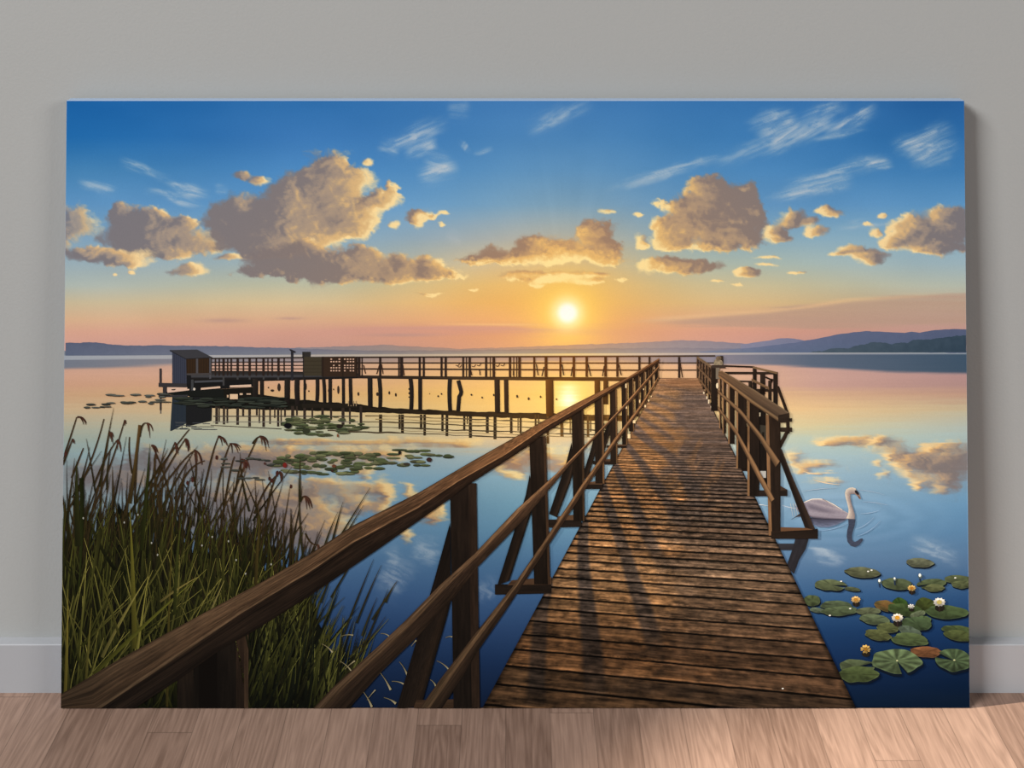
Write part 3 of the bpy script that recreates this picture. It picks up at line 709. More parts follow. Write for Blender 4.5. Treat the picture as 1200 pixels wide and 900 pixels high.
if True:
    for x0, y0, x1, y1 in ((426, 428, 428.4, 438), (445, 427, 441.5, 438.5), (447, 427, 449, 438.5), (472, 428, 473.6, 440), (550, 428, 553, 440), (628.5, 427, 630.5, 440), (637.5, 430, 635, 441), (658.5, 427, 660.6, 440), (671, 430, 669, 441), (689, 427, 692.3, 441), (708, 429, 706, 441), (725, 427, 728, 440), (797, 426, 799.8, 442.5), (562, 434, 562.8, 440), (601.5, 435, 601.5, 440)):
        piece('brace', pier_ob, 8.7, lambda i: i.stroke([(x0, y0), (x1, y1)], 1.2, 1.2, (64, 44, 32), (64, 44, 32), n=3))
    for x, y in ((537, 428), (539.5, 429.5), (556, 429), (562, 428), (584, 428.5), (590, 428)):
        piece('bracket', pier_ob, 8.7, lambda i: i.stroke([(x - 3, y), (x, y + 2.5), (x + 1.5, y - 2)], 0.9, 0.9, (70, 48, 38), (70, 48, 38), n=6))
piece('signal_post', pier_ob, 9, lambda i: (i.rect(341, 411, 343.8, 446, (40, 40, 44)), i.poly([(338.8, 409.6), (341, 409.4), (346.6, 412), (346.2, 413.6), (343.6, 413.4), (343.4, 414.6), (341, 414.6), (341, 412)], (40, 40, 44))))
piece('storage_chest', pier_ob, 9, lambda i: (i.rect(354.4, 412.4, 364, 419, (46, 44, 42)), i.rect(355.4, 418.4, 379, 440.5, (60, 54, 42)), [i.rect(356, y, 378, y + .6, (48, 42, 33)) for y in (423, 428, 432, 436)], i.rect(355, 413, 356.4, 444, (40, 38, 36)), i.rect(376.8, 418.6, 378.8, 441, (44, 36, 30))), 'closed plank panel and chest')
def lattice(i):
    i.rect(379, 418.4, 418.5, 441.5, (52, 39, 30)); 
    for y in (420.3, 423.2, 427.6, 430.4, 433.8):
        for x in (387.3, 390.3, 393.5, 396.8, 403.2, 406.6, 409.9, 413.2):
            if (int(x * 7 + y * 3) % 11) == 0: continue
            i.rect(x, y, x + 1.9, y + 1.5, (196, 160, 136))
    for x in (377.8, 401, 417): i.rect(x, 418, x + 1.6, 442, (42, 32, 26))
piece('lattice_panel', pier_ob, 9, lattice, 'dark lattice with small square holes')
piles = [([(299.5,444),(299.3,468)],6.4),([(307,446),(307,466)],4.6),([(336.8,444),(336.6,474)],6.6),([(348.4,444),(347.6,458),(349,475)],6),([(357,444),(357,474)],2.6),([(372,444),(372.6,460),(371.4,472)],4.4),([(379.2,444),(380.6,455),(380.4,472)],4),([(387,444),(387,474)],4.2),([(402.4,444),(402.6,474)],3.6),([(410.6,444),(410.9,460),(411.4,475)],4.2),([(433.6,443),(434,478)],5.6),([(444.4,443),(446.6,460),(445.4,478)],4.6),([(481,444),(483.4,458),(481.8,480)],4.8),([(492.4,443),(492.4,481)],4.6),([(527.4,444),(525.8,460),(527.6,482)],4.8),([(537,446),(541,461),(538.2,464),(536.8,482)],4.6),([(582.4,445),(583,484)],6.2),([(593,445),(593.6,484)],5),([(643.8,445),(644.4,488)],9),([(699.8,446),(700,476)],6.4),([(709.8,446),(709.8,474)],5.6)]
for pts, w in piles:
    x = pts[0][0]; sunny = math.exp(-((x - 668) / 70.0) ** 2)
    c = np.array((38, 33, 30.)) * (1 - sunny) + np.array((106, 66, 26.)) * sunny
    piece('pile', pier_ob, 8.2, lambda i: i.stroke(pts, w, w * .96, c * 1.05, c * .8, n=12))
if True:
    for x, y, w, h in ((314.6,454.3,1.5,2),(319.2,457.8,4.2,2.8),(327,454,3.8,9.5),(358,453,3,9),(362,458.5,1.6,2),(385,458,1.4,3.6),(396.5,457,2.6,10),(391,456.5,1.4,2),(420,461.8,2.2,4.6),(442.2,462,2.6,4.6),(456.2,460.5,2,4),(463.9,462.8,2,4.2),(479.4,456,1.6,2.4),(479.4,461,1.6,2.6),(479.4,465.5,1.6,1.6),(513.5,464.5,2,2.4),(517.4,461.8,1.8,2.2),(503.5,461.6,1,1.6),(552.4,462.8,2,2.4),(565,466,1.8,2.4),(578.5,463,1.6,3),(606,464.6,2.2,3.8),(619.4,467.4,2.2,3.6),(633.4,465.2,1.8,3),(652,468,1.6,2.8)):
        sunny = math.exp(-((x - 668) / 60.0) ** 2); c = np.array((52, 42, 36.)) * (1 - sunny) + np.array((112, 84, 40.)) * sunny
        piece('mooring_stake', pier_ob, 8.1, lambda i: i.disc(x, y, w / 2, h / 2, lambda R_, A, X, Y: c, nr=2, na=10))
def low_stage(i):
    i.rect(379, 461, 380.5, 474, (40, 36, 32)); i.rect(354, 473, 419, 478, (34, 30, 24))
    for x in (408, 411, 414, 417): i.rect(x, 470, x + .9, 476, (150, 128, 96))
piece('low_stage', pier_ob, 8.1, low_stage)

# ---- distant lily pads and weeds floating on the printed water
def far_pads(i, n, box, shape, cols, rx, ry, seed):
    r = random.Random(seed)
    for k in range(n):
        for _ in range(40):
            x = r.uniform(box[0], box[2]); y = r.uniform(box[1], box[3])
            if shape(x, y): break
        else: continue
        a = r.uniform(*rx); b = r.uniform(*ry); c = np.array(r.choice(cols), float) * r.uniform(.68, 1.0)
        i.disc(x, y + .5, a, b, lambda R_, A, X, Y: c * .55, nr=2, na=12)
        i.disc(x, y, a, b, lambda R_, A, X, Y: c * (1 - .12 * np.sin(A))[..., None], nr=3, na=12, wob=.12, seed=k)
GREENS = [(92, 102, 66), (82, 92, 62), (108, 112, 78), (74, 84, 58), (98, 100, 72)]
GREYG = [(92, 94, 86), (80, 84, 78), (74, 76, 68)]
piece('printed_lily_carpet', root, 9.2, lambda i: (
    far_pads(i, 105, (322, 527, 452, 557), lambda x, y: ((x - 385) / 66) ** 2 + ((y - 543) / 14) ** 2 < 1, GREENS, (3, 8), (1.0, 2.2), 3),
    far_pads(i, 26, (424, 526, 528, 546), lambda x, y: ((x - 476) / 54) ** 2 + ((y - 536) / 10.5) ** 2 < 1, GREENS, (4, 9.5), (1.0, 1.9), 5),
    far_pads(i, 16, (258, 536, 330, 562), lambda x, y: True, GREYG, (3, 7), (.7, 1.3), 7),
    far_pads(i, 66, (330, 486, 428, 511), lambda x, y: ((x - 378) / 48) ** 2 + ((y - 498) / 12) ** 2 < 1, GREENS, (3, 9), (.8, 1.7), 9),
    far_pads(i, 30, (100, 460, 195, 478), lambda x, y: abs(y - 476 + (x - 100) * .07) < 2.4 or abs(y - 463) < 2 and x > 130, GREYG, (3, 9), (.6, 1.2), 11),
    far_pads(i, 46, (210, 466, 330, 478), lambda x, y: True, [(52, 58, 50), (64, 70, 60), (44, 50, 44)], (6, 14), (.8, 1.5), 13),
    [i.disc(x, y, a, b, lambda R_, A, X, Y: np.array(c, float), nr=2, na=12) for x, y, a, b, c in ((337.5,498.8,4.6,3.4,(18,18,20)),(359,505,4.5,3.4,(48,52,38)),(398,499.5,3.6,2.6,(38,34,28)),(396,510.2,.9,2.2,(120,70,40)),(334,545,2.4,3,(110,34,30)),(391.5,546,2.6,2,(96,60,44)),(389.5,551.5,1.2,1.8,(60,40,34)),(503,538.6,3.2,2.8,(54,36,32)),(468.5,530.4,1.8,2.2,(28,26,24)),(476.5,543.6,4,1.6,(58,52,44)),(310.5,543,1.2,1.6,(70,40,36)))])
   , 'printed lily pads drifting on the lake')
# ---- printed boardwalk: planks receding to the far pier
def bw_left(y): return 773 - .537 * (y - 443)
def bw_right(y): return 818 + .478 * (y - 443)
ny, nx = 520, 420
yy = np.linspace(443, 830.5, ny)[:, None]; ss = np.linspace(0, 1, nx)[None]
BX = bw_left(yy) * (1 - ss) + bw_right(yy) * ss; BY = np.broadcast_to(yy, BX.shape).copy()
S = np.broadcast_to(ss, BX.shape)
q = 1.0 / (BY - 399.0)
K = (1 - S) * (q - .002625) / .00014 + S * (q - .002381) / .0001415
Ki = np.floor(K); Kf = K - Ki
per = .00014 * (BY - 399.0) ** 2                      # plank height here
near = np.clip((BY - 443) / 387, 0, 1)
lit = np.stack([np.interp(BY, [443, 470, 520, 580, 640, 700, 760, 830], v) for v in ((132, 134, 138, 136, 126, 108, 88, 64), (94, 98, 96, 95, 90, 76, 60, 44), (64, 64, 58, 58, 56, 46, 36, 27))], -1)
shade = np.stack([np.interp(BY, [443, 470, 520, 580, 640, 700, 760, 830], v) for v in ((94, 90, 82, 74, 65, 55, 46, 34), (74, 75, 69, 62, 54, 45, 37, 27), (62, 69, 64, 55, 46, 38, 31, 22))], -1)
sh = np.zeros(BX.shape)
BANDS = [
 ([(642,686),(634,715),(632,745),(629,790),(628,832)], [12,16,18,20,22], .85),
 ([(684,612),(683,640),(684,670),(689,720),(694,765),(699,832)], [11,13,15,20,24,28], .95),
 ([(706,568),(713,592),(724,625),(734,652),(742,680),(753,710),(764,745),(772,775)], [9,11,13,15,17,20,20,18], .9),
 ([(721,545),(730,565),(740,582),(752,614),(766,642),(780,670)], [8,10,12,14,14,14], .9),
 ([(735,522),(750,541),(768,566),(786,592),(804,622)], [7,9,12,14,16], .85),
 ([(744,506),(760,518),(780,531),(800,548),(812,575),(818,610)], [6,8,10,14,18,22], .85),
 ([(745,499),(765,519),(785,535)], [5,6,8], .8), ([(751,490),(770,502),(792,518)], [4,6,7], .8),
 ([(757,480),(775,489),(797,502)], [4,5,6], .75), ([(764,472),(782,478),(803,490)], [3,4,6], .75),
 ([(770,463),(785,467),(800,472)], [3,4,5], .7), ([(774,451),(790,454),(813,462)], [2,3,5], .7)]
for pts, ws, a in BANDS:
    d, t = seg_dist(BX, BY, pts); w = np.interp(t, np.linspace(0, 1, len(ws)), ws) * .5
    edge = np.interp(t, [0, 1], [1.4, 4.5])
    sh = np.maximum(sh, a * sstep(w + edge, w - edge, d) * sstep(1.0, .8, t + 0 * d) ** .6)
# the right half lies in the broken shade of the right railing
mott = fbm(BX / 26, BY / 15, 401, 4)
right_shade = sstep(.34, .62, S + (mott - .5) * .5) * sstep(446, 466, BY) * .82
right_shade = right_shade * np.interp(BY, [443, 620, 680, 760, 830], [1, .98, .74, .62, .58])
gaps_lit = sstep(.56, .74, fbm(BX / 11 + BY / 24, BY / 26, 407, 3)) * sstep(470, 520, BY) * sstep(640, 560, BY) * .32
right_shade = np.clip(right_shade - gaps_lit * sstep(.3, .6, S), 0, 1)
sh = np.clip(1 - (1 - sh) * (1 - right_shade), 0, 1)
col = lit * (1 - sh[..., None]) + shade * sh[..., None]
tone = _hash(Ki, Ki * 0 + 3, 9)
col = col * (1 + (tone - .5) * .36)[..., None]
red = _hash(Ki, Ki * 0 + 4, 19)[..., None]
col = col * (1 + (red - .5) * np.array([.06, .0, -.08]))
gl = fbm(S * 10 + Ki * 3.7, Kf * 7 + Ki * 11.3, 411, 5, .62)
gl2 = fbm(S * 46 + Ki * 1.9, Kf * 3.2 + Ki * 5.1, 417, 3)
grain_k = np.clip(per / 5.0, .35, 1)
col = col * (1 + ((gl - .5) * 1.25 + (gl2 - .5) * .8 + (fbm(S * 26 + Ki * 7.1, Kf * 16 + Ki * 3.3, 419, 3) - .5) * .7) * grain_k)[..., None]
knot = sstep(.74, .84, fbm(S * 7 + Ki * 2.3, Kf * 1.6 + Ki * 7.7, 421, 3)) * sstep(4, 10, per)
col = col * (1 - .35 * knot)[..., None]
gw = np.clip(1.5 / per, .075, .30)                      # dark gaps between planks
wob = (noise(S * 30, Ki, 431) - .5) * .03
dist = np.minimum(Kf, 1 - Kf) + wob
gap = sstep(gw * 1.0, gw * .45, dist) * np.clip((per - .9) / 2.2, 0, 1)
col = col * (1 - gap * .88 * np.clip(per / 5, .72, 1))[..., None]
edge_hi = np.exp(-((Kf - gw * 1.6) / (gw * .55)) ** 2) * np.clip((per - 5) / 6, 0, 1)     # worn light edge of each plank
col = col * (1 + .38 * edge_hi * (gl > .42))[..., None]
col = col * (1 + (fbm(BX / 18, BY / .9, 437, 2)[..., None] - .5) * .55 * np.clip((3.5 - per[..., None]) / 3, 0, 1))
col = col * (1 - .5 * sstep(.018, .0, np.minimum(S, 1 - S)))[..., None]
warm_far = np.exp(-((BY - 449) / 5) ** 2) * sstep(.1, .3, S)
col = mixc(col, np.array([128, 86, 56.]), warm_far * .5)
col = col * .88 + col.mean(-1, keepdims=True) * .12
ink = Ink(12); ink.grid(BX, BY, np.clip(col, 0, 255))
walk = ink.build('printed_boardwalk', root, 'printed brown plank walkway streaked with long railing shadows')

# ---- right-hand railing of the printed boardwalk
RT = lambda hi, lo: ([0, .42, .5, 1], [hi, tuple(np.array(hi) * .82), tuple(np.array(lo) * 1.1), lo])
right = Ink(10, step=2e-6)
right.ribbon([(905, 500.9), (928, 501.1)], [(905, 505.9), (928, 506.1)], wood((46, 34, 26), .2, 14, 2, 905))
right_ob = right.build('printed_right_railing', root, 'printed dark railing with sunlit top on the right of the walkway')
for x0, y0, x1, y1, th in ((847,428.9,884,430.2,1.9),(849,437.2,908,437.4,2.8),(862,446.8,881,447.2,1.8),(878,457.6,906,457.4,3.4),(905,492,928,492.3,4.2)):
    piece('rail', right_ob, 10, lambda i: i.ribbon([(x0, y0 - th / 2), (x1, y1 - th / 2)], [(x0, y0 + th / 2), (x1, y1 + th / 2)], wood((46, 34, 26), .2, 14, 2, int(x0))))
def rib(name, A, B, colf, lev, parent, label=None):
    i = Ink(lev); i.ribbon(A, B, colf); return i.build(name, parent, label)
def post(x0, y0, x1, y1, lev, parent, face=(44, 32, 24), side=None, side_w=0, x2=None, seed=0):
    """an upright: dark face x0..x1, and a lighter sunlit side at its edge"""
    i = Ink(lev, step=2e-6)
    b0, b1 = (x0, x1) if x2 is None else x2
    i.ribbon([(x0, y0), (b0, y1)], [(x1, y0), (b1, y1)], wood(face, .34, 30, 2.4, seed, ustops=([0, .25, .6, 1], [(1.15, 1.1, 1.05), (1.15, 1.12, 1.08), (.95, .95, .95), (.82, .82, .82)])))
    if side is not None:
        s = np.sign(side_w)
        if s > 0: i.ribbon([(x1 - side_w, y0), (b1 - side_w, y1)], [(x1, y0), (b1, y1)], wood(side, .3, 22, 1.6, seed + 1))
        else: i.ribbon([(x0, y0), (b0, y1)], [(x0 - side_w, y0), (b0 - side_w, y1)], wood(side, .3, 22, 1.6, seed + 1))
    return i.build('post', parent)
# far bay of landing behind
for a in ((906, 436, 911.2, 479), (882, 430, 886.4, 456), (890.6, 438, 896.6, 462), (900, 446, 904, 470), (877, 448, 881.4, 457), (884, 456, 896, 478)):
    post(*a, 10.2, right_ob, (40, 30, 24), seed=int(a[0]))
rib('rail', [(882, 429.2), (910.6, 436)], [(882, 431.6), (910.6, 438.6)], wood((124, 94, 64), .25, 12, 1.4, 3), 10.4, right_ob, 'thin sunlit back rail')
rib('rail', [(880.6, 443.6), (901, 453.6)], [(880.6, 446.6), (901, 456.8)], wood((112, 82, 54), .25, 12, 1.4, 4), 10.4, right_ob)
for pts, w in (([(911, 453), (916, 466), (922.4, 484)], 3.4), ([(905, 444), (900.6, 455)], 2.4), ([(897, 442), (905, 446)], 2), ([(922.6, 485), (923.4, 508)], 4), ([(922.4, 506), (912.6, 525)], 4.4)):
    i = Ink(10.3); i.stroke(pts, w, w, (42, 32, 25), (36, 27, 21), n=8); i.build('brace', right_ob)
# mass of dark posts behind the near bay
i = Ink(10.1, step=2e-6)
i.ribbon([(884, 470), (886, 560)], [(897, 470), (899, 575)], wood((26, 20, 16), .3, 20, 2, 5)); i.ribbon([(890, 498), (891, 520)], [(899, 499), (899, 520)], wood((52, 48, 40), .3, 20, 2, 6))
i.rect(880, 520, 888, 562, (22, 17, 14)); i.rect(866, 500, 880, 552, (24, 18, 15)); i.rect(890.5, 552, 897.5, 560, (150, 150, 146)); i.rect(888.6, 483.6, 891, 488, (190, 178, 150)); i.rect(893, 506.4, 895.4, 512, (26, 22, 18))
i.build('shaded_timbers', right_ob)
# far bay: short rail with its three bars and the corner post
rib('rail', [(817, 417.4), (833.4, 428.2)], [(817, 420.6), (832.6, 431.4)], wood((122, 94, 66), .22, 10, 1.4, 21), 13.6, right_ob)
rib('rail', [(817, 428.6), (833, 444.6)], [(817, 431.2), (833, 448.4)], wood((110, 80, 54), .22, 10, 1.4, 22), 13.6, right_ob)
rib('rail', [(817.6, 440.6), (833, 461)], [(817.6, 443.6), (833, 464.6)], wood((106, 76, 50), .22, 10, 1.4, 23), 13.6, right_ob)
for x, yt, yb, w in ((817.4,418.5,443,2.4),(820.6,421,449,2.2),(824,423,456,2.6),(827.6,425,461,2.8),(831,428,468,2.4)):
    post(x - w / 2, yt, x + w / 2, yb, 13.2, right_ob, (44, 32, 24), (96, 68, 44), -.8, seed=int(x))
for x, y, h in ((824.6,460.4,2.2),(828.2,466,3),(830.4,470.6,4.6),(833.4,477,2.6)):
    piece('gap_light', right_ob, 13.1, lambda i: i.rect(x - .8, y - h / 2, x + .8, y + h / 2, (208, 190, 160)))
post(833, 430, 840.6, 481.5, 13.8, right_ob, (36, 27, 21), seed=77)
piece('post_cap', right_ob, 13.9, lambda i: (i.rect(843.4, 417, 847.2, 430, (50, 40, 32)), i.disc(842, 425.6, 5.4, 5.4, lambda R_, A, X, Y: np.array((158, 142, 116.)) * (1 - .35 * noise(X / 1.6, Y / 1.4, 3))[..., None], nr=7, na=22, wob=.2, seed=3), i.disc(842, 419.6, 3.2, 2.4, lambda R_, A, X, Y: np.array((132, 112, 88.)) * (1 - .4 * noise(X / 1.2, Y / 1.2, 5))[..., None], nr=5, na=16), i.rect(834, 427.8, 850, 431.4, (58, 47, 40)), i.rect(838.6, 431, 843, 444, (110, 100, 86)), i.disc(840.4, 452, 1.5, 3.4, lambda R_, A, X, Y: np.array((214, 196, 162.)), nr=3, na=12)), 'pale weathered cap on the corner post')
# near bay posts, far to near
for x0, x1, yt, yb, lw in ((842.6,845.4,440,502,1.2),(846.4,850.6,443,508,1.6),(853,860.6,447,520,1.8),(862.6,874.6,455,549,2.2),(875.6,889.4,466,581,2.6)):
    post(x0, yt, x1, yb, 13.4, right_ob, (30, 22, 17), (128, 92, 58), -lw, seed=int(x0))
piece('foot_beam', right_ob, 13.3, lambda i: (i.ribbon([(880, 574.6), (922.4, 574)], [(880, 581.6), (922.4, 581)], wood((34, 26, 22), .3, 20, 2, 3)), i.poly([(909, 566), (922.4, 574), (909, 575)], (54, 42, 34))))
post(897, 486, 914.2, 627.4, 13.6, right_ob, (34, 25, 19), (124, 88, 56), -3.8, x2=(900.6, 914.2), seed=90)
rib('brace', [(911.6, 524), (914, 540), (944, 621)], [(915.6, 526), (927, 556), (954.6, 619.6)], wood((36, 27, 21), .32, 36, 2.2, 33, stops=([0, .75, 1], [(26, 20, 17), (40, 30, 24), (58, 44, 34)])), 13.5, right_ob)
piece('foot_beam', right_ob, 13.7, lambda i: (i.ribbon([(903.5, 622.4), (958, 619.6)], [(903.5, 631.2), (958, 631.2)], wood((30, 22, 17), .3, 30, 2, 8)), i.poly([(914.4, 617.6), (944, 618.4), (953, 620.6), (914.6, 622.6)], (84, 60, 42))), 'cross beam under the railing foot')
piece('beam_reflection', right_ob, 9.6, lambda i: (i.ribbon([(906, 637), (938, 637)], [(906, 644.6), (938, 644.6)], wood((40, 40, 46), .25, 20, 2, 9)), i.ribbon([(932, 631), (929, 642), (923.4, 658), (922, 664)], [(947.4, 631), (944, 643), (936, 656), (930, 672.6)], wood((36, 35, 40), .25, 18, 2, 10))))
# rails of the near bay
rib('handrail', [(842, 435), (846, 434.4), (886, 458), (924.6, 483.6)], [(841.4, 441.4), (845, 444.6), (880, 472.4), (911.6, 493.6)], wood((110, 84, 58), .26, 42, 1.6, 41, stops=([0, .18, .72, .84, 1], [(128, 100, 70), (96, 72, 50), (84, 62, 44), (150, 112, 70), (92, 64, 40)]), ustops=([0, .3, 1], [(1.15, 1.1, 1.05), (1, 1, 1), (.84, .88, .95)])), 14.2, right_ob, 'broad sunlit handrail')
piece('rail_end', right_ob, 14.3, lambda i: i.ribbon([(911.6, 486.6), (924.6, 483.8)], [(911.8, 495.4), (924.6, 494.8)], wood((40, 30, 23), .3, 14, 2, 3)), 'dark sawn handrail end')
rib('rail', [(841.2, 456.6), (868, 480), (892, 509), (913.6, 540.4)], [(841.2, 460.8), (868, 486.4), (890, 515.4), (908.6, 547.4)], wood((118, 86, 56), .28, 30, 1.5, 43, stops=([0, .3, .55, 1], [(96, 68, 44), (140, 104, 68), (120, 88, 56), (64, 46, 32)])), 14.2, right_ob)
rib('rail', [(841, 475.6), (862, 502), (884, 541), (907.4, 584.6)], [(841, 480.4), (861, 508), (881, 547.6), (902.6, 588.4)], wood((116, 84, 54), .28, 30, 1.5, 44, stops=([0, .3, .55, 1], [(92, 66, 44), (134, 98, 62), (116, 84, 54), (70, 50, 34)])), 14.2, right_ob)

# ---- left-hand railing of the printed boardwalk
left_base = Ink(15); left_base.ribbon([(690, 566), (700, 548), (730, 508), (771, 443)], [(690.4, 566.4), (700.4, 548.4), (730.4, 508.4), (771.4, 443.4)], wood((30, 22, 16), .2)); 
left_ob = left_base.build('printed_left_railing', root, 'printed weathered timber railing running along the left of the walkway')
# posts, far to near: x0, x1 at the top, y top, x0, x1 at the foot, y foot
for x0, x1, yt, b0, b1, yb in ((767.4,771.6,424,767,771.4,447),(762.6,765,428,762.4,765,456),(757,760.4,430,757,760.4,465),(750.6,755.2,434,751,755.2,478),(744,749,438,744.6,749.2,488),(736.4,742,444,737,743,505.5),(728,734.6,448,729,735,521),(714.6,722.4,456,715.2,723.6,543),(696.6,706.6,466,697.6,708.2,566.5)):
    post(x0, yt, x1, yb, 15.4, left_ob, (38, 27, 19), (104, 72, 42), max(.8, (x1 - x0) * .2), x2=(b0, b1), seed=int(x0))
post(669.6, 476, 683.6, 610.5, 15.6, left_ob, (32, 23, 16), (60, 42, 26), 2.2, x2=(672, 685), seed=5)
post(620, 511, 639.6, 684.6, 15.8, left_ob, (30, 22, 16), (58, 40, 26), 3, x2=(626, 645), seed=6)
post(527.4, 566, 558.4, 831, 16.2, left_ob, (29, 22, 17), (44, 31, 22), 9.5, x2=(531.6, 562.4), seed=7)
post(255, 722, 280, 831, 15.2, left_ob, (24, 19, 15), None, 0, seed=8); post(277, 720, 291.4, 831, 15.3, left_ob, (40, 29, 21), (58, 42, 29), 5, seed=9)
post(208, 764, 233, 831, 15.2, left_ob, (30, 23, 17), (20, 16, 12), 6, seed=10)
piece('shaded_timbers', left_ob, 15.1, lambda i: i.poly([(231, 760), (262, 744), (262, 831), (231, 831)], (14, 11, 9)))
# struts leaning out from the posts
for A, B, lev in (([(620.6, 556), (616, 580), (582.6, 686)], [(626, 578), (622.6, 600), (597, 680)], 15.7), ([(669.8, 518), (664, 540), (643.4, 602)], [(672.4, 548), (668, 566), (652.6, 606)], 15.5), ([(696.6, 508), (693, 524), (682.6, 558)], [(698.4, 526), (695, 540), (687.6, 563)], 15.3), ([(714.8, 486), (710, 502), (699, 536)], [(716, 502), (711.6, 518), (704, 540)], 15.2), ([(527.6, 612), (511, 672), (464.6, 831)], [(528, 706), (524, 722), (494, 826)], 16.0)):
    rib('strut', A, B, wood((40, 28, 20), .34, 40, 2.6, int(A[0][0]), stops=([0, .55, .8, 1], [(24, 18, 14), (32, 24, 18), (42, 30, 21), (22, 17, 13)])), lev, left_ob)
# foot beams under the struts
for x0, x1, y0, y1, h, lev in ((580, 646, 680.5, 679, 16, 15.5), (643, 681, 605.4, 604.6, 12.6, 15.3), (684.6, 706, 565, 564.6, 8, 15.1), (695, 722, 538.4, 538.6, 5.6, 15.1), (711, 734, 521, 521, 3.6, 15.1)):
    piece('foot_beam', left_ob, lev, lambda i: (i.ribbon([(x0, y0 + h * .25), (x1, y1 + h * .3)], [(x0, y0 + h), (x1, y1 + h)], wood((32, 24, 18), .3, 24, 2, int(x0))), i.ribbon([(x0 + (x1 - x0) * .3, y0 - h * .05), (x1, y1 - h * .2)], [(x0 + (x1 - x0) * .22, y0 + h * .32), (x1, y1 + h * .36)], wood((84, 58, 38), .3, 24, 2, int(x1)))))
piece('foot_beam', left_ob, 16.1, lambda i: (i.ribbon([(488, 820), (533, 819)], [(484, 831), (533, 831)], wood((60, 42, 28), .3, 30, 2.4, 3))))
# rails
RAILU = ([0, .12, .35, .65, 1], [(.66, .67, .68), (.78, .78, .78), (.9, .9, .9), (1.16, 1.1, 1.02), (1.4, 1.28, 1.1)])
rib('rail', [(491, 831), (515, 797), (557.6, 741.4), (600, 688), (640, 630), (682, 567), (722, 511), (750, 474.6), (772, 440)], [(517, 831), (542, 793), (561, 761), (592, 716), (642, 640), (697, 556), (728, 511), (753, 477.6), (772, 442.6)],
    wood((104, 76, 50), .55, 50, 1.4, 61, stops=([0, .22, .42, .5, 1], [(84, 60, 40), (118, 88, 58), (112, 82, 54), (66, 47, 32), (44, 31, 22)]), ustops=RAILU), 17.2, left_ob)
rib('rail', [(366, 831), (390, 805), (440, 760), (475, 727), (515, 686), (556, 648.6), (605, 597), (652, 554.6), (700, 506.6), (725, 480.6), (772, 428.4)], [(408, 831), (447, 787), (490, 745), (532, 700), (560, 664), (617, 605), (670, 542), (710, 500), (742, 468), (756, 451), (772, 432)],
    wood((104, 76, 50), .55, 56, 1.5, 62, stops=([0, .12, .30, .40, 1], [(84, 60, 40), (120, 90, 62), (104, 76, 50), (62, 44, 31), (46, 33, 23)]), ustops=RAILU), 17.6, left_ob)
rib('handrail', [(71, 813.6), (135, 775), (185, 747.5), (240, 717.5), (310, 680), (360, 651), (415, 615), (490, 577.4), (552, 541), (600, 514), (640, 491), (675, 472.4), (735, 442.4), (772.6, 419.4)], [(71, 834), (112, 834), (165, 798.5), (215, 765), (285, 717), (360, 672), (415, 635), (490, 595), (540, 562), (590, 534), (640, 499.6), (682, 475.4), (730, 447.4), (772.4, 421.6)],
    wood((96, 70, 48), .66, 70, 1.35, 63, stops=([0, .10, .45, .86, .94, 1], [(70, 50, 34), (104, 77, 53), (92, 67, 46), (88, 63, 43), (134, 102, 72), (108, 80, 54)]), ustops=([0, .18, .4, .62, .8, 1], [(.62, .64, .64), (.76, .77, .76), (.88, .87, .84), (1.04, .97, .88), (1.26, 1.12, .92), (1.34, 1.16, .94)])), 18.4, left_ob, 'grained upper face of the handrail')
rib('handrail_side', [(110, 834), (165, 797.6), (215, 764.6), (285, 717), (360, 672), (415, 635), (490, 595), (540, 562), (590, 534), (640, 499.6), (682, 475.4), (730, 447.4), (772.4, 421.2)], [(152, 834), (210, 795.6), (260, 760), (295, 740.6), (360, 700), (445, 642), (525, 586), (555, 564), (617, 524), (637, 508.6), (682, 480.4), (730, 450.6), (772.4, 425)],
    wood((46, 33, 24), .62, 70, 1.5, 64, stops=([0, .1, .5, 1], [(64, 46, 32), (44, 31, 22), (50, 36, 26), (32, 23, 17)]), ustops=([0, .2, .5, .75, 1], [(.62, .64, .66), (.76, .77, .77), (.86, .85, .84), (1.08, .98, .86), (1.4, 1.2, .94)])), 18.2, left_ob, 'dark shaded side of the handrail')
# light slots between the far posts
for x, y, w, h in ((733.4,452,1.6,5),(741.6,441.6,1.4,5),(754,456,1,2),(749.6,470,1.4,3.4),(734,477,1.6,3.6),(744.2,484.4,1.8,4),(750.6,476.6,1.6,2.2),(743,494,3,3.6),(737,511,3.2,5),(756,475.8,1.8,2.8),(760,469.2,1.6,2.2),(763,464.4,1.2,1.4)):
    piece('gap_light', left_ob, 15.9, lambda i: i.rect(x - w / 2, y - h / 2, x + w / 2, y + h / 2, (216, 190, 146)))
# ---- printed reeds
RR = random.Random(11)
ENV_X = [70, 90, 130, 170, 210, 250, 290, 320, 345, 365, 380]
ENV_Y = [556, 566, 552, 556, 566, 580, 578, 592, 616, 646, 664]
def env(x): return float(np.interp(x, ENV_X, ENV_Y))
reeds = Ink(9.8, step=4e-7)
xs = np.arange(70, 372, 3.0)
tops = np.array([env(x) + 62 + RR.uniform(-30, 30) for x in xs])
def mass(U, V, X, Y):
    n = fbm(X / 5, Y / 26, 501, 4)
    return np.stack([n * 24 - 1, n * 27 - 1, n * 14 + 1], -1)
reeds.ribbon(np.c_[xs, tops], np.c_[xs, np.full(len(xs), 831.0)], mass, du=2.0, dv=3.0)
def blade(i, x, y, tx, ty, w, c0, c1, bend=0.0, n=9, cm=None):
    mx_, my_ = (x + tx) / 2 + bend, (y + ty) / 2
    i.stroke([(x, y), (mx_, my_), (tx, ty)], w, .35, c0, c1, n=n, wm=w * .85, cm=cm)
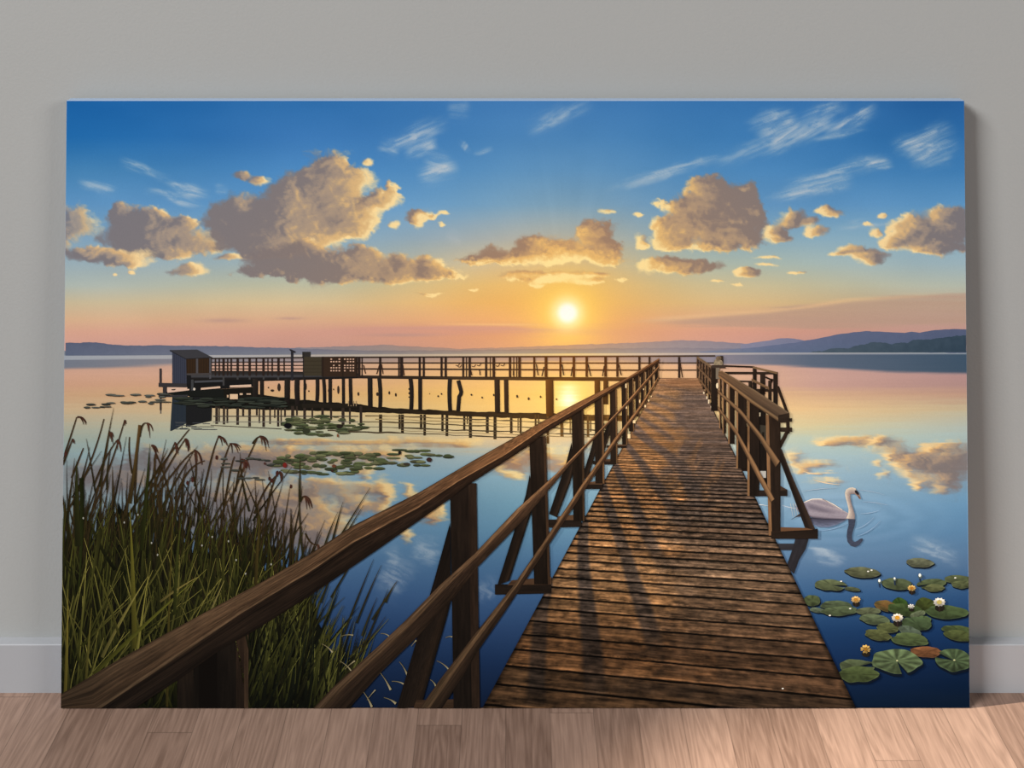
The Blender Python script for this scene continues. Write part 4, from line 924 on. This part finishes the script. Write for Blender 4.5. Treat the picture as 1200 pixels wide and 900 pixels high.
def vary(c, k=.25):
    f = 1 + RR.uniform(-k, k); return [max(0, v * f) for v in c]
for k in range(330):            # dark ones behind
    x = RR.uniform(66, 350); t = env(x) + RR.uniform(10, 120)
    y = t + RR.uniform(70, 170)
    blade(reeds, x, min(y, 832), x + RR.gauss(10, 17), t, RR.uniform(2.0, 4.4), vary((14, 14, 8)), vary((36, 33, 19)), RR.uniform(-6, 6))
for k in range(230):            # thin brown tips against the water
    x = RR.uniform(70, 352); t = env(x) + RR.gauss(4, 26)
    y = t + RR.uniform(50, 120)
    blade(reeds, x, y, x + RR.gauss(9, 16), t, RR.uniform(1.0, 2.4), vary((26, 26, 12)), vary((56, 42, 24)), RR.uniform(-5, 5))
for k in range(460):            # olive blades
    x = RR.uniform(66, 345); t = env(x) + RR.uniform(18, 205)
    y = t + RR.uniform(60, 150)
    blade(reeds, x, min(y, 834), x + RR.gauss(6, 26), t, RR.uniform(1.6, 4.2), vary((14, 16, 7)), vary((58, 58, 24), .4), RR.uniform(-10, 10))
for k in range(120):            # light straw and yellow green blades in front
    x = RR.uniform(68, 320); t = env(x) + RR.uniform(70, 220)
    y = t + RR.uniform(50, 140)
    blade(reeds, x, min(y, 834), x + RR.gauss(12, 30), t, RR.uniform(1.0, 2.8), vary((30, 32, 11)), vary((112, 106, 52), .3), RR.uniform(-12, 12))
for a in ((166, 645, 176, 520, 5, (44, 48, 18)), (158, 760, 152, 590, 6, (96, 92, 34)), (96, 560, 92, 700, 5, (40, 46, 18)), (92, 640, 90, 540, 7, (44, 46, 20)), (196, 828, 204, 590, 3, (80, 72, 30)), (152, 840, 174, 675, 4, (128, 122, 56)), (188, 705, 232, 676, 3, (128, 116, 60)), (110, 790, 231, 677, 5, (92, 92, 34)), (120, 770, 173, 676, 4, (126, 118, 60)), (262, 700, 266, 606, 4, (70, 70, 28)), (240, 730, 263, 680, 2.4, (132, 122, 70)), (140, 745, 108, 650, 3, (84, 82, 34)), (76, 830, 80, 690, 4, (110, 100, 40)), (101, 800, 108, 712, 3, (98, 92, 40)), (205, 720, 214, 600, 4, (62, 66, 26)), (300, 690, 306, 600, 4, (70, 60, 28)), (118, 620, 104, 700, 5, (66, 66, 28))):
    blade(reeds, a[0], a[1], a[2], a[3], a[4], vary(tuple(v * .6 for v in a[5]), .1), a[5], RR.uniform(-5, 5))
# under the handrail, at the water
xs = np.arange(292, 408, 3.0)
tops = np.interp(xs, [292, 330, 370, 408], [740, 722, 730, 800]) + np.array([RR.uniform(-14, 14) for _ in xs])
reeds.ribbon(np.c_[xs, tops], np.c_[xs, np.full(len(xs), 831.0)], mass, du=2.0, dv=3.0)
for k in range(260):
    x = RR.uniform(286, 410); L_ = RR.uniform(50, 140); t = max(832 - L_ * (1.15 if x < 370 else .8), 668)
    y = t + RR.uniform(60, 110)
    c = RR.choice([((10, 11, 6), (38, 37, 19)), ((20, 22, 9), (70, 70, 30)), ((10, 12, 8), (28, 32, 20)), ((26, 28, 11), (92, 92, 44))])
    blade(reeds, x, min(y, 834), x + RR.gauss(20, 16), t, RR.uniform(1.2, 3.2), vary(c[0]), vary(c[1]), RR.uniform(-7, 4))
for tx, ty, x, y in ((434, 571, 378, 662), (426, 592, 392, 650), (402, 588, 388, 640), (396, 600, 376, 655), (352, 535, 352, 588), (350, 560, 356, 660), (447, 662, 418, 730), (438, 655, 402, 745), (464, 682, 436, 726), (442, 700, 424, 745), (424, 640, 388, 700), (455, 690, 425, 760), (466, 680, 452, 706), (400, 640, 376, 706), (452, 722, 398, 800), (436, 742, 410, 770)):
    blade(reeds, x, y, tx, ty, 2.2, vary((40, 40, 22)), vary((52, 44, 26)), RR.uniform(-3, 1))
for x0, y0, x1, y1, w in ((444, 786, 458, 808, 2.6), (459, 798, 473, 801, 1.8), (450, 817, 464, 824, 3), (468, 775, 478, 792, 2.4), (482, 757, 488, 750, 2), (512, 774, 526, 784, 1.8), (504, 796, 511, 804, 2), (424, 808, 436, 828, 2.6), (400, 745, 414, 744, 1.6), (377, 754, 390, 764, 2), (398, 774, 412, 786, 1.6), (522, 747, 530, 746, 1.4), (430, 820, 440, 808, 1.4), (404, 784, 416, 774, 1.8), (446, 742, 456, 745, 1.4)):
    reeds.stroke([(x0, y0), ((x0 + x1) / 2 + 1, (y0 + y1) / 2 - 2), (x1, y1)], .8, w, (92, 84, 58), (150, 140, 108), n=6)
for x, y in ((98, 607), (162, 603), (178, 636), (237, 639), (277, 656), (268, 634), (249, 629), (318, 661), (288, 672), (146, 612), (185, 650)):
    reeds.disc(x, y, .9, 1.3, lambda R_, A, X, Y: np.array((150, 150, 140.)), nr=2, na=8)
reeds_ob = reeds.build('printed_reeds', root, 'printed clump of dark green reeds along the near shore')
def tuft(i, x, y, n, ln, drop, c):
    """a drooping feathery seed head"""
    for k in range(n):
        dx = RR.uniform(.1, 1.0) * ln; dy = RR.uniform(.4, 1.1) * drop
        i.stroke([(x + RR.uniform(-1, 1), y + RR.uniform(-1.2, 1.2)), (x + dx * .7, y - ln * .12), (x + dx, y + dy)], 1.0, .4, vary(c), vary(c), n=7, wm=1.7)
stalks = [((64,566),(80,522),(90,489),3,9,7),((76,606),(108,548),(122,491),0,0,0),((96,630),(132,545),(146,493),2,2,8),((100,625),(124,548),(128,506),4,6,14),((158,590),(160,530),(164,500),0,0,0),((164,512),(166,494),(172,496),4,6,14),((206,610),(192,545),(178,522),6,9,15),((150,604),(196,534),(222,503),0,0,0),((168,600),(206,530),(217,515),6,6,14),((164,596),(196,540),(205,519),4,4,12),((172,598),(214,536),(228,528),6,8,18),((238,582),(248,530),(256,512),7,9,10),((252,588),(262,535),(270,520),6,10,10),((270,588),(286,545),(302,513),0,0,0),((296,520),(302,511),(305,512),5,8,13),((276,576),(280,545),(285,539),6,6,12),((312,600),(318,566),(327,553),4,4,10),((298,602),(310,570),(324,557),0,0,0),((205,585),(218,545),(240,540),0,0,0),((352,588),(356,580),(356,582),5,8,14),((358,625),(364,640),(372,638),3,3,10),((228,570),(232,545),(228,532),0,0,0),((262,600),(270,545),(275,535),0,0,0),((74,545),(80,528),(85,515),2,3,6),((84,560),(92,540),(98,525),0,0,0),((110,570),(120,540),(137,516),3,5,12),((155,555),(150,528),(152,512),0,0,0),((182,560),(180,536),(184,526),0,0,0)]
for a, b, c, n, ln, dr in stalks:
    heads = Ink(10.6, step=1e-6)
    heads.stroke([a, b, c], 2.0, 1.1, (44, 36, 20), (62, 46, 30), n=10)
    if n: tuft(heads, c[0], c[1], n, ln * 1.35, dr * 1.15, (66, 42, 32))
    heads.build('reed_stalk', reeds_ob, 'stalk with a drooping brown seed head' if n else None)
heads = Ink(10.7); heads.stroke([(164, 498), (159, 545), (152, 590)], 3.4, 4.6, (84, 62, 34), (52, 44, 20), n=8); heads.build('reed_stalk', reeds_ob, 'thick straw coloured stalk')
for x, y, s in ((288.6, 545, 2.4), (325, 555, 2.4), (319, 563, 2), (316, 561, 2), (341, 570, 1.8), (77, 532, 2.2), (284, 540, 2), (226, 562, 2.2), (220, 566, 2), (254, 536, 2)):
    piece('seed_head', reeds_ob, 10.7, lambda i: i.disc(x, y, s * .8, s * 1.4, lambda R_, A, X, Y: np.array((62, 34, 28.)), nr=3, na=10, wob=.2, seed=int(x)))

# ---- printed swan
def zz(pts): return [(880 + a / 6.0, 540 + b / 6.0) for a, b in pts]
swan = Ink(9.4, step=3e-6)
T = np.linspace(0, 1, 26)
up = np.array(zz([(300, 300), (330, 335), (372, 290), (420, 270), (475, 265), (535, 280), (600, 318), (650, 350), (690, 372), (722, 390), (728, 408)]))
lo = np.array(zz([(300, 300), (335, 362), (368, 376), (400, 392), (440, 400), (500, 406), (560, 409), (620, 410), (660, 410), (700, 410), (727, 410)]))
def swan_body(U, V, X, Y):
    x = (X - 880) * 6; y = (Y - 540) * 6
    base = mixc(np.broadcast_to(np.array([150, 143, 150.]), X.shape + (3,)), np.array([196, 188, 180.]), sstep(.16, .0, V))
    base = mixc(base, np.array([110, 104, 114.]), np.exp(-((y - (318 + (x - 400) * .30)) / 17) ** 2) * sstep(385, 420, x) * sstep(640, 520, x) * .75)
    base = mixc(base, np.array([178, 170, 170.]), np.exp(-((y - (290 + (x - 420) * .28)) / 9) ** 2) * sstep(385, 420, x) * .7)
    base = mixc(base, np.array([172, 166, 170.]), np.exp(-((y - (372 + (x - 480) * .06)) / 13) ** 2) * .5)
    base = mixc(base, np.array([88, 82, 92.]), sstep(.88, 1.0, V) * .8)
    base = mixc(base, np.array([190, 176, 160.]), sstep(650, 720, x) * .5)
    return base * np.array([.80, .80, .84]) * (1 + (fbm(X * 1.2, Y * 1.6, 603, 3)[..., None] - .5) * .16)
swan.ribbon(up, lo, swan_body, du=.7, dv=.7)
swan.stroke(zz([(372, 292), (430, 268), (500, 268), (580, 306), (640, 344)]), .8, .6, (212, 204, 190), (206, 196, 182), n=16)
swan.stroke(zz([(500, 268), (560, 300), (620, 350)]), .9, .3, (120, 112, 116), (150, 142, 142), n=9)
swan.stroke(zz([(284, 412), (310, 396), (345, 380)]), .4, 3.0, (40, 38, 40), (56, 50, 52), n=6)
swan_ob = swan.build('printed_swan', root, 'printed white swan swimming to the right')
neck = Ink(9.5, step=3e-6)
L1 = zz([(670, 405), (684, 372), (686, 340), (676, 300), (664, 258), (660, 225), (668, 203), (690, 190), (712, 187), (735, 195)])
L2 = zz([(729, 408), (730, 380), (716, 335), (704, 296), (698, 258), (697, 238), (706, 234), (722, 234), (740, 236), (748, 232)])
neck.ribbon(L1, L2, lambda U, V, X, Y: np.stack([np.interp(V, [0, .22, .6, 1], v) for v in ((190, 168, 138, 112), (180, 158, 128, 104), (164, 148, 124, 106))], -1) * (1 + (fbm(X, Y, 607, 2)[..., None] - .5) * .14), du=.6, dv=.6)
neck.build('neck', swan_ob, 'long upright white neck and head')
beak = Ink(9.6, step=3e-6)
beak.poly(zz([(730, 210), (742, 208), (756, 226), (764, 246), (772, 268), (762, 270), (748, 250), (734, 238)]), (128, 104, 92))
beak.poly(zz([(728, 208), (742, 207), (758, 228), (756, 242), (742, 236), (731, 224)]), (30, 28, 32)); beak.poly(zz([(746, 238), (764, 258), (768, 270), (756, 260)]), (70, 54, 50))
beak.build('beak', swan_ob, 'beak with a black base')
refl = Ink(8.8, step=3e-6)
refl.ribbon(zz([(400, 398), (480, 404), (560, 408), (640, 411), (668, 412)]), zz([(420, 442), (470, 466), (540, 468), (600, 452), (668, 416)]), lambda U, V, X, Y: np.stack([np.interp(V, [0, .3, .8, 1], v) for v in ((44, 62, 82, 96), (44, 64, 88, 110), (56, 80, 108, 138))], -1) * (1 + (noise(X / 4, Y * 1.4, 611)[..., None] - .5) * .25))
refl.ribbon(zz([(682, 410), (686, 450), (676, 490), (672, 530), (678, 570), (700, 598), (730, 606), (760, 592), (784, 560), (784, 546)]), zz([(734, 412), (728, 450), (716, 490), (708, 520), (708, 548), (716, 566), (732, 570), (748, 562), (768, 548), (780, 546)]), lambda U, V, X, Y: np.broadcast_to(np.array([50, 56, 72.]), U.shape + (3,)) * (1 + (noise(X / 3, Y * 1.3, 613)[..., None] - .5) * .3))
refl.build('swan_reflection', swan_ob, 'dark rippled mirror image of the swan')
piece('water_ripple', swan_ob, 8.6, lambda i: ([i.stroke([(x0, y0), ((x0 + x1) / 2, (y0 + y1) / 2 + b), (x1, y1)], .3, .3, c, c, n=12, wm=w) for x0, y0, x1, y1, b, w, c in ((884, 591, 900, 593, -1, 1.2, (176, 186, 192)), (916, 592, 934, 596, 1, 1.0, (168, 178, 188)), (954, 617, 992, 608, 3, 1.0, (124, 150, 178)), (960, 622, 996, 612, 4, .9, (118, 146, 176)), (1002, 620, 1024, 606, 5, 1.0, (122, 150, 180)), (1004, 628, 1032, 610, 6, 1.0, (118, 146, 178)), (1008, 602, 1030, 598, 2, .9, (132, 158, 184)), (1010, 588, 1040, 592, -2, .9, (136, 160, 184)), (952, 562, 984, 568, 2, 1.4, (198, 180, 152)), (940, 552, 964, 556, 2, 1.6, (202, 178, 146)), (940, 576, 980, 572, -2, .9, (142, 162, 178)), (1000, 574, 1036, 580, -3, .9, (136, 160, 182)))], [i.stroke([(x, 590), (x + 2, 598 + k), (x + 3, 606)], .4, .3, (196, 190, 176), (150, 150, 150), n=5) for k, x in enumerate((926, 929, 932))]))

# ---- printed lily pads and flowers
def lily_pad(cx, cy, rx, ry, c=(84, 96, 62), rot=0.0, notch=None, seed=0, fold=0.3, veins=False, rim=.35, tint=None, name='printed_lily_pad', label=None):
    i = Ink(9.0 + (cy - 640) * .012, step=3e-6)
    c = np.array(c, float) * .80; c = c * .85 + c.mean() * .15
    i.disc(cx + .6, cy + ry * .16 + .6, rx * 1.02, ry * 1.03, lambda R_, A, X, Y: np.array((8, 16, 28.)), rot=rot, nr=3, na=34, wob=.10, seed=seed, notch=notch)
    def cf(R_, A, X, Y):
        k = 1 + (fbm(X / 4 + seed, Y / 2.5, 700 + seed, 4)[..., None] - .5) * .55
        k = k + (-.20 * np.sin(A) * R_ + fold * .55 * np.sign(np.cos(A + .9)) * (1 - np.abs(np.cos(A + .9))) * R_)[..., None]
        o = c * k
        if veins: o = o * (1 + (.24 * np.cos(A * 11 + seed) * sstep(.1, .5, R_))[..., None])
        o = mixc(o, c * 1.62, sstep(.88, 1.0, R_) * (np.sin(A) > -.1) * rim)
        if tint is not None: o = mixc(o, np.array(tint, float), sstep(.2, .9, fbm(X / 9, Y / 6, 720 + seed, 3)) * .8)
        o = mixc(o, c * .52, np.exp(-((np.mod(A - (seed % 5) * .9, math.pi) - 1.5) / .10) ** 2) * sstep(.1, .3, R_) * .6)
        return np.clip(o, 0, 255)
    i.disc(cx, cy, rx, ry, cf, rot=rot, nr=9, na=44, wob=.10, seed=seed, notch=notch)
    if veins: i.disc(cx, cy - .5, 1.2, .9, lambda R_, A, X, Y: np.array((170, 172, 130.)), nr=2, na=8)
    return i.build(name, root, label)
D = math.radians
pads = [
 (1077.5,659.5,16,5.4,(92,98,76),.04,None),(1010.5,670.8,20,6.4,(88,94,66),.08,None),(974,685.6,19,6.6,(86,98,66),.05,(D(10),.25)),(999,690.4,9,2.6,(72,82,58),.12,None),
 (1051,684.8,18,7,(78,92,62),.08,None),(1091,684,17,5.4,(76,90,58),-.05,(D(150),.2)),(1095,689,11,4.6,(88,96,60),.0,None),(1122,679,16,4.8,(80,92,60),.0,None),(1127,685,13,4.6,(84,94,60),0,None),
 (952,704,10,6.4,(70,84,52),.1,None),(958,715,9,3,(80,96,78),.1,None),(980,709,19,5,(72,88,62),.02,None),(983,716,21,5.6,(76,92,62),-.04,None),(1017,716,14,4.6,(88,98,70),-.03,None),
 (1062,715,22,7.4,(58,78,40),.14,None),(1075,720,9,4,(90,104,76),-.3,None),(1038,710,14,6.2,(92,84,44),.16,None),(1055,709,9.6,8.8,(46,74,28),.25,None),(1085,710,13,8.6,(56,68,28),.3,None),(1108,717,25,8,(66,86,50),.04,None),
 (1025,725.6,17,6,(84,100,70),.06,None),(1040,735.6,13,6.4,(84,94,54),.05,None),(1074,731,19,8,(62,82,52),.12,None),(1081,728,10,6.2,(70,92,56),-.3,None),(1066,740,13,6,(74,90,74),.3,None),
 (1029,744,16,6.2,(80,88,50),.18,None),(1066,749.6,21.5,7.8,(74,92,54),.06,None),(1123,738,20,5,(66,82,46),.1,None),(1124,745,19,6.2,(72,84,44),.14,None),
 (1118,774,22,13,(66,86,56),.1,(D(200),.22)),(1004,781,22,8.4,(72,86,58),.04,(D(-20),.3)),(1006,790,23,9.6,(68,84,46),-.03,None)]
for k, (x, y, rx, ry, c, rot, nt_) in enumerate(pads):
    lily_pad(x, y, rx, ry, c, rot, nt_, seed=k + 1, tint=(112, 74, 40) if k == 16 else None, veins=(k == 29))
lily_pad(1051, 774.6, 29, 14, (80, 100, 66), .08, (D(70), .13), seed=40, veins=True, fold=.1, label='printed round lily pad with radiating veins')
lily_pad(1085, 764, 19, 6.6, (116, 74, 44), .02, None, seed=41, name='printed_withered_leaf', label='printed orange brown withered leaf', fold=.5)
def flower(x, y, r, petal, heart, label, stem=True, n=11, squash=.72):
    i = Ink(13.2, step=2e-6)
    i.disc(x + .4, y + r * .9, r * .75, r * .55, lambda R_, A, X, Y: np.array((26, 24, 20.)), nr=2, na=12)
    if stem: i.stroke([(x, y + r * .4), (x + .2, y + r * 1.6)], .9, .7, (60, 40, 34), (40, 32, 34), n=3)
    rr = random.Random(int(x * 7))
    for k in range(n):
        a = 2 * math.pi * k / n + rr.uniform(-.12, .12)
        f = .80 + .2 * math.sin(-a)
        ca, sa = math.cos(a), math.sin(a) * squash
        px_, py_ = x + ca * r * .28, y + sa * r * .28; tx, ty = x + ca * r, y + sa * r
        nx_, ny_ = -math.sin(a) * r * .26, math.cos(a) * r * .2
        c = np.array(petal, float) * f * rr.uniform(.9, 1.06)
        i.poly([(px_, py_), (px_ * .4 + tx * .6 + nx_, py_ * .4 + ty * .6 + ny_), (tx, ty), (px_ * .4 + tx * .6 - nx_, py_ * .4 + ty * .6 - ny_)], np.clip(c, 0, 255))
    i.disc(x, y, r * .42, r * .34, lambda R_, A, X, Y: np.array(heart, float) * (1 - .3 * noise(X * 2, Y * 2, 5))[..., None], nr=4, na=14)
    return i.build('printed_water_lily', root, label)
WHT, YEL = (222, 218, 204), (214, 176, 92)
flower(1051.2, 723.6, 7.2, WHT, (206, 150, 50), 'printed white water lily with a golden heart'); flower(1100.4, 705.4, 7.6, (216, 214, 206), (186, 170, 100), 'printed wide white water lily on a stem')
flower(1067.4, 710.4, 4.2, (214, 214, 210), (190, 190, 180), 'printed small white water lily bud', False, 7)
flower(1002.6, 702.4, 5.8, (216, 176, 108), (170, 122, 50), 'printed yellow water lily beside the walkway'); flower(1068, 689, 5.2, (214, 178, 104), (170, 116, 44), 'printed yellow water lily at a pad rim', True, 9); flower(1014, 760.4, 6.4, (204, 168, 92), (140, 102, 40), 'printed round yellow water lily in open water', False, 9, .85)
for x, y, r in ((1030.2, 680.6, 2.0), (1048, 678, 1.6), (1077.6, 674.2, 2.2)):
    piece('printed_lily_bud', root, 13.2, lambda i: (i.stroke([(x, y + r), (x + .6, y + r + 6)], 2, 1.2, (30, 40, 56), (26, 40, 66), n=4), i.disc(x + .4, y + 1, r * 1.1, r * 1.1, lambda R_, A, X, Y: np.array((70, 84, 84.)), nr=3, na=12), i.disc(x, y - .4, r * .7, r * .9, lambda R_, A, X, Y: np.array((206, 212, 208.)), nr=3, na=12)))
for x, y in ((985.5, 681), (996, 713), (1021, 668), (1017, 669.4), (972.2, 721), (1119, 677), (917, 806.6)):
    piece('light_fleck', root, 13.3, lambda i: i.disc(x, y, 1.3, .8, lambda R_, A, X, Y: np.array((206, 206, 198.)), nr=2, na=10))
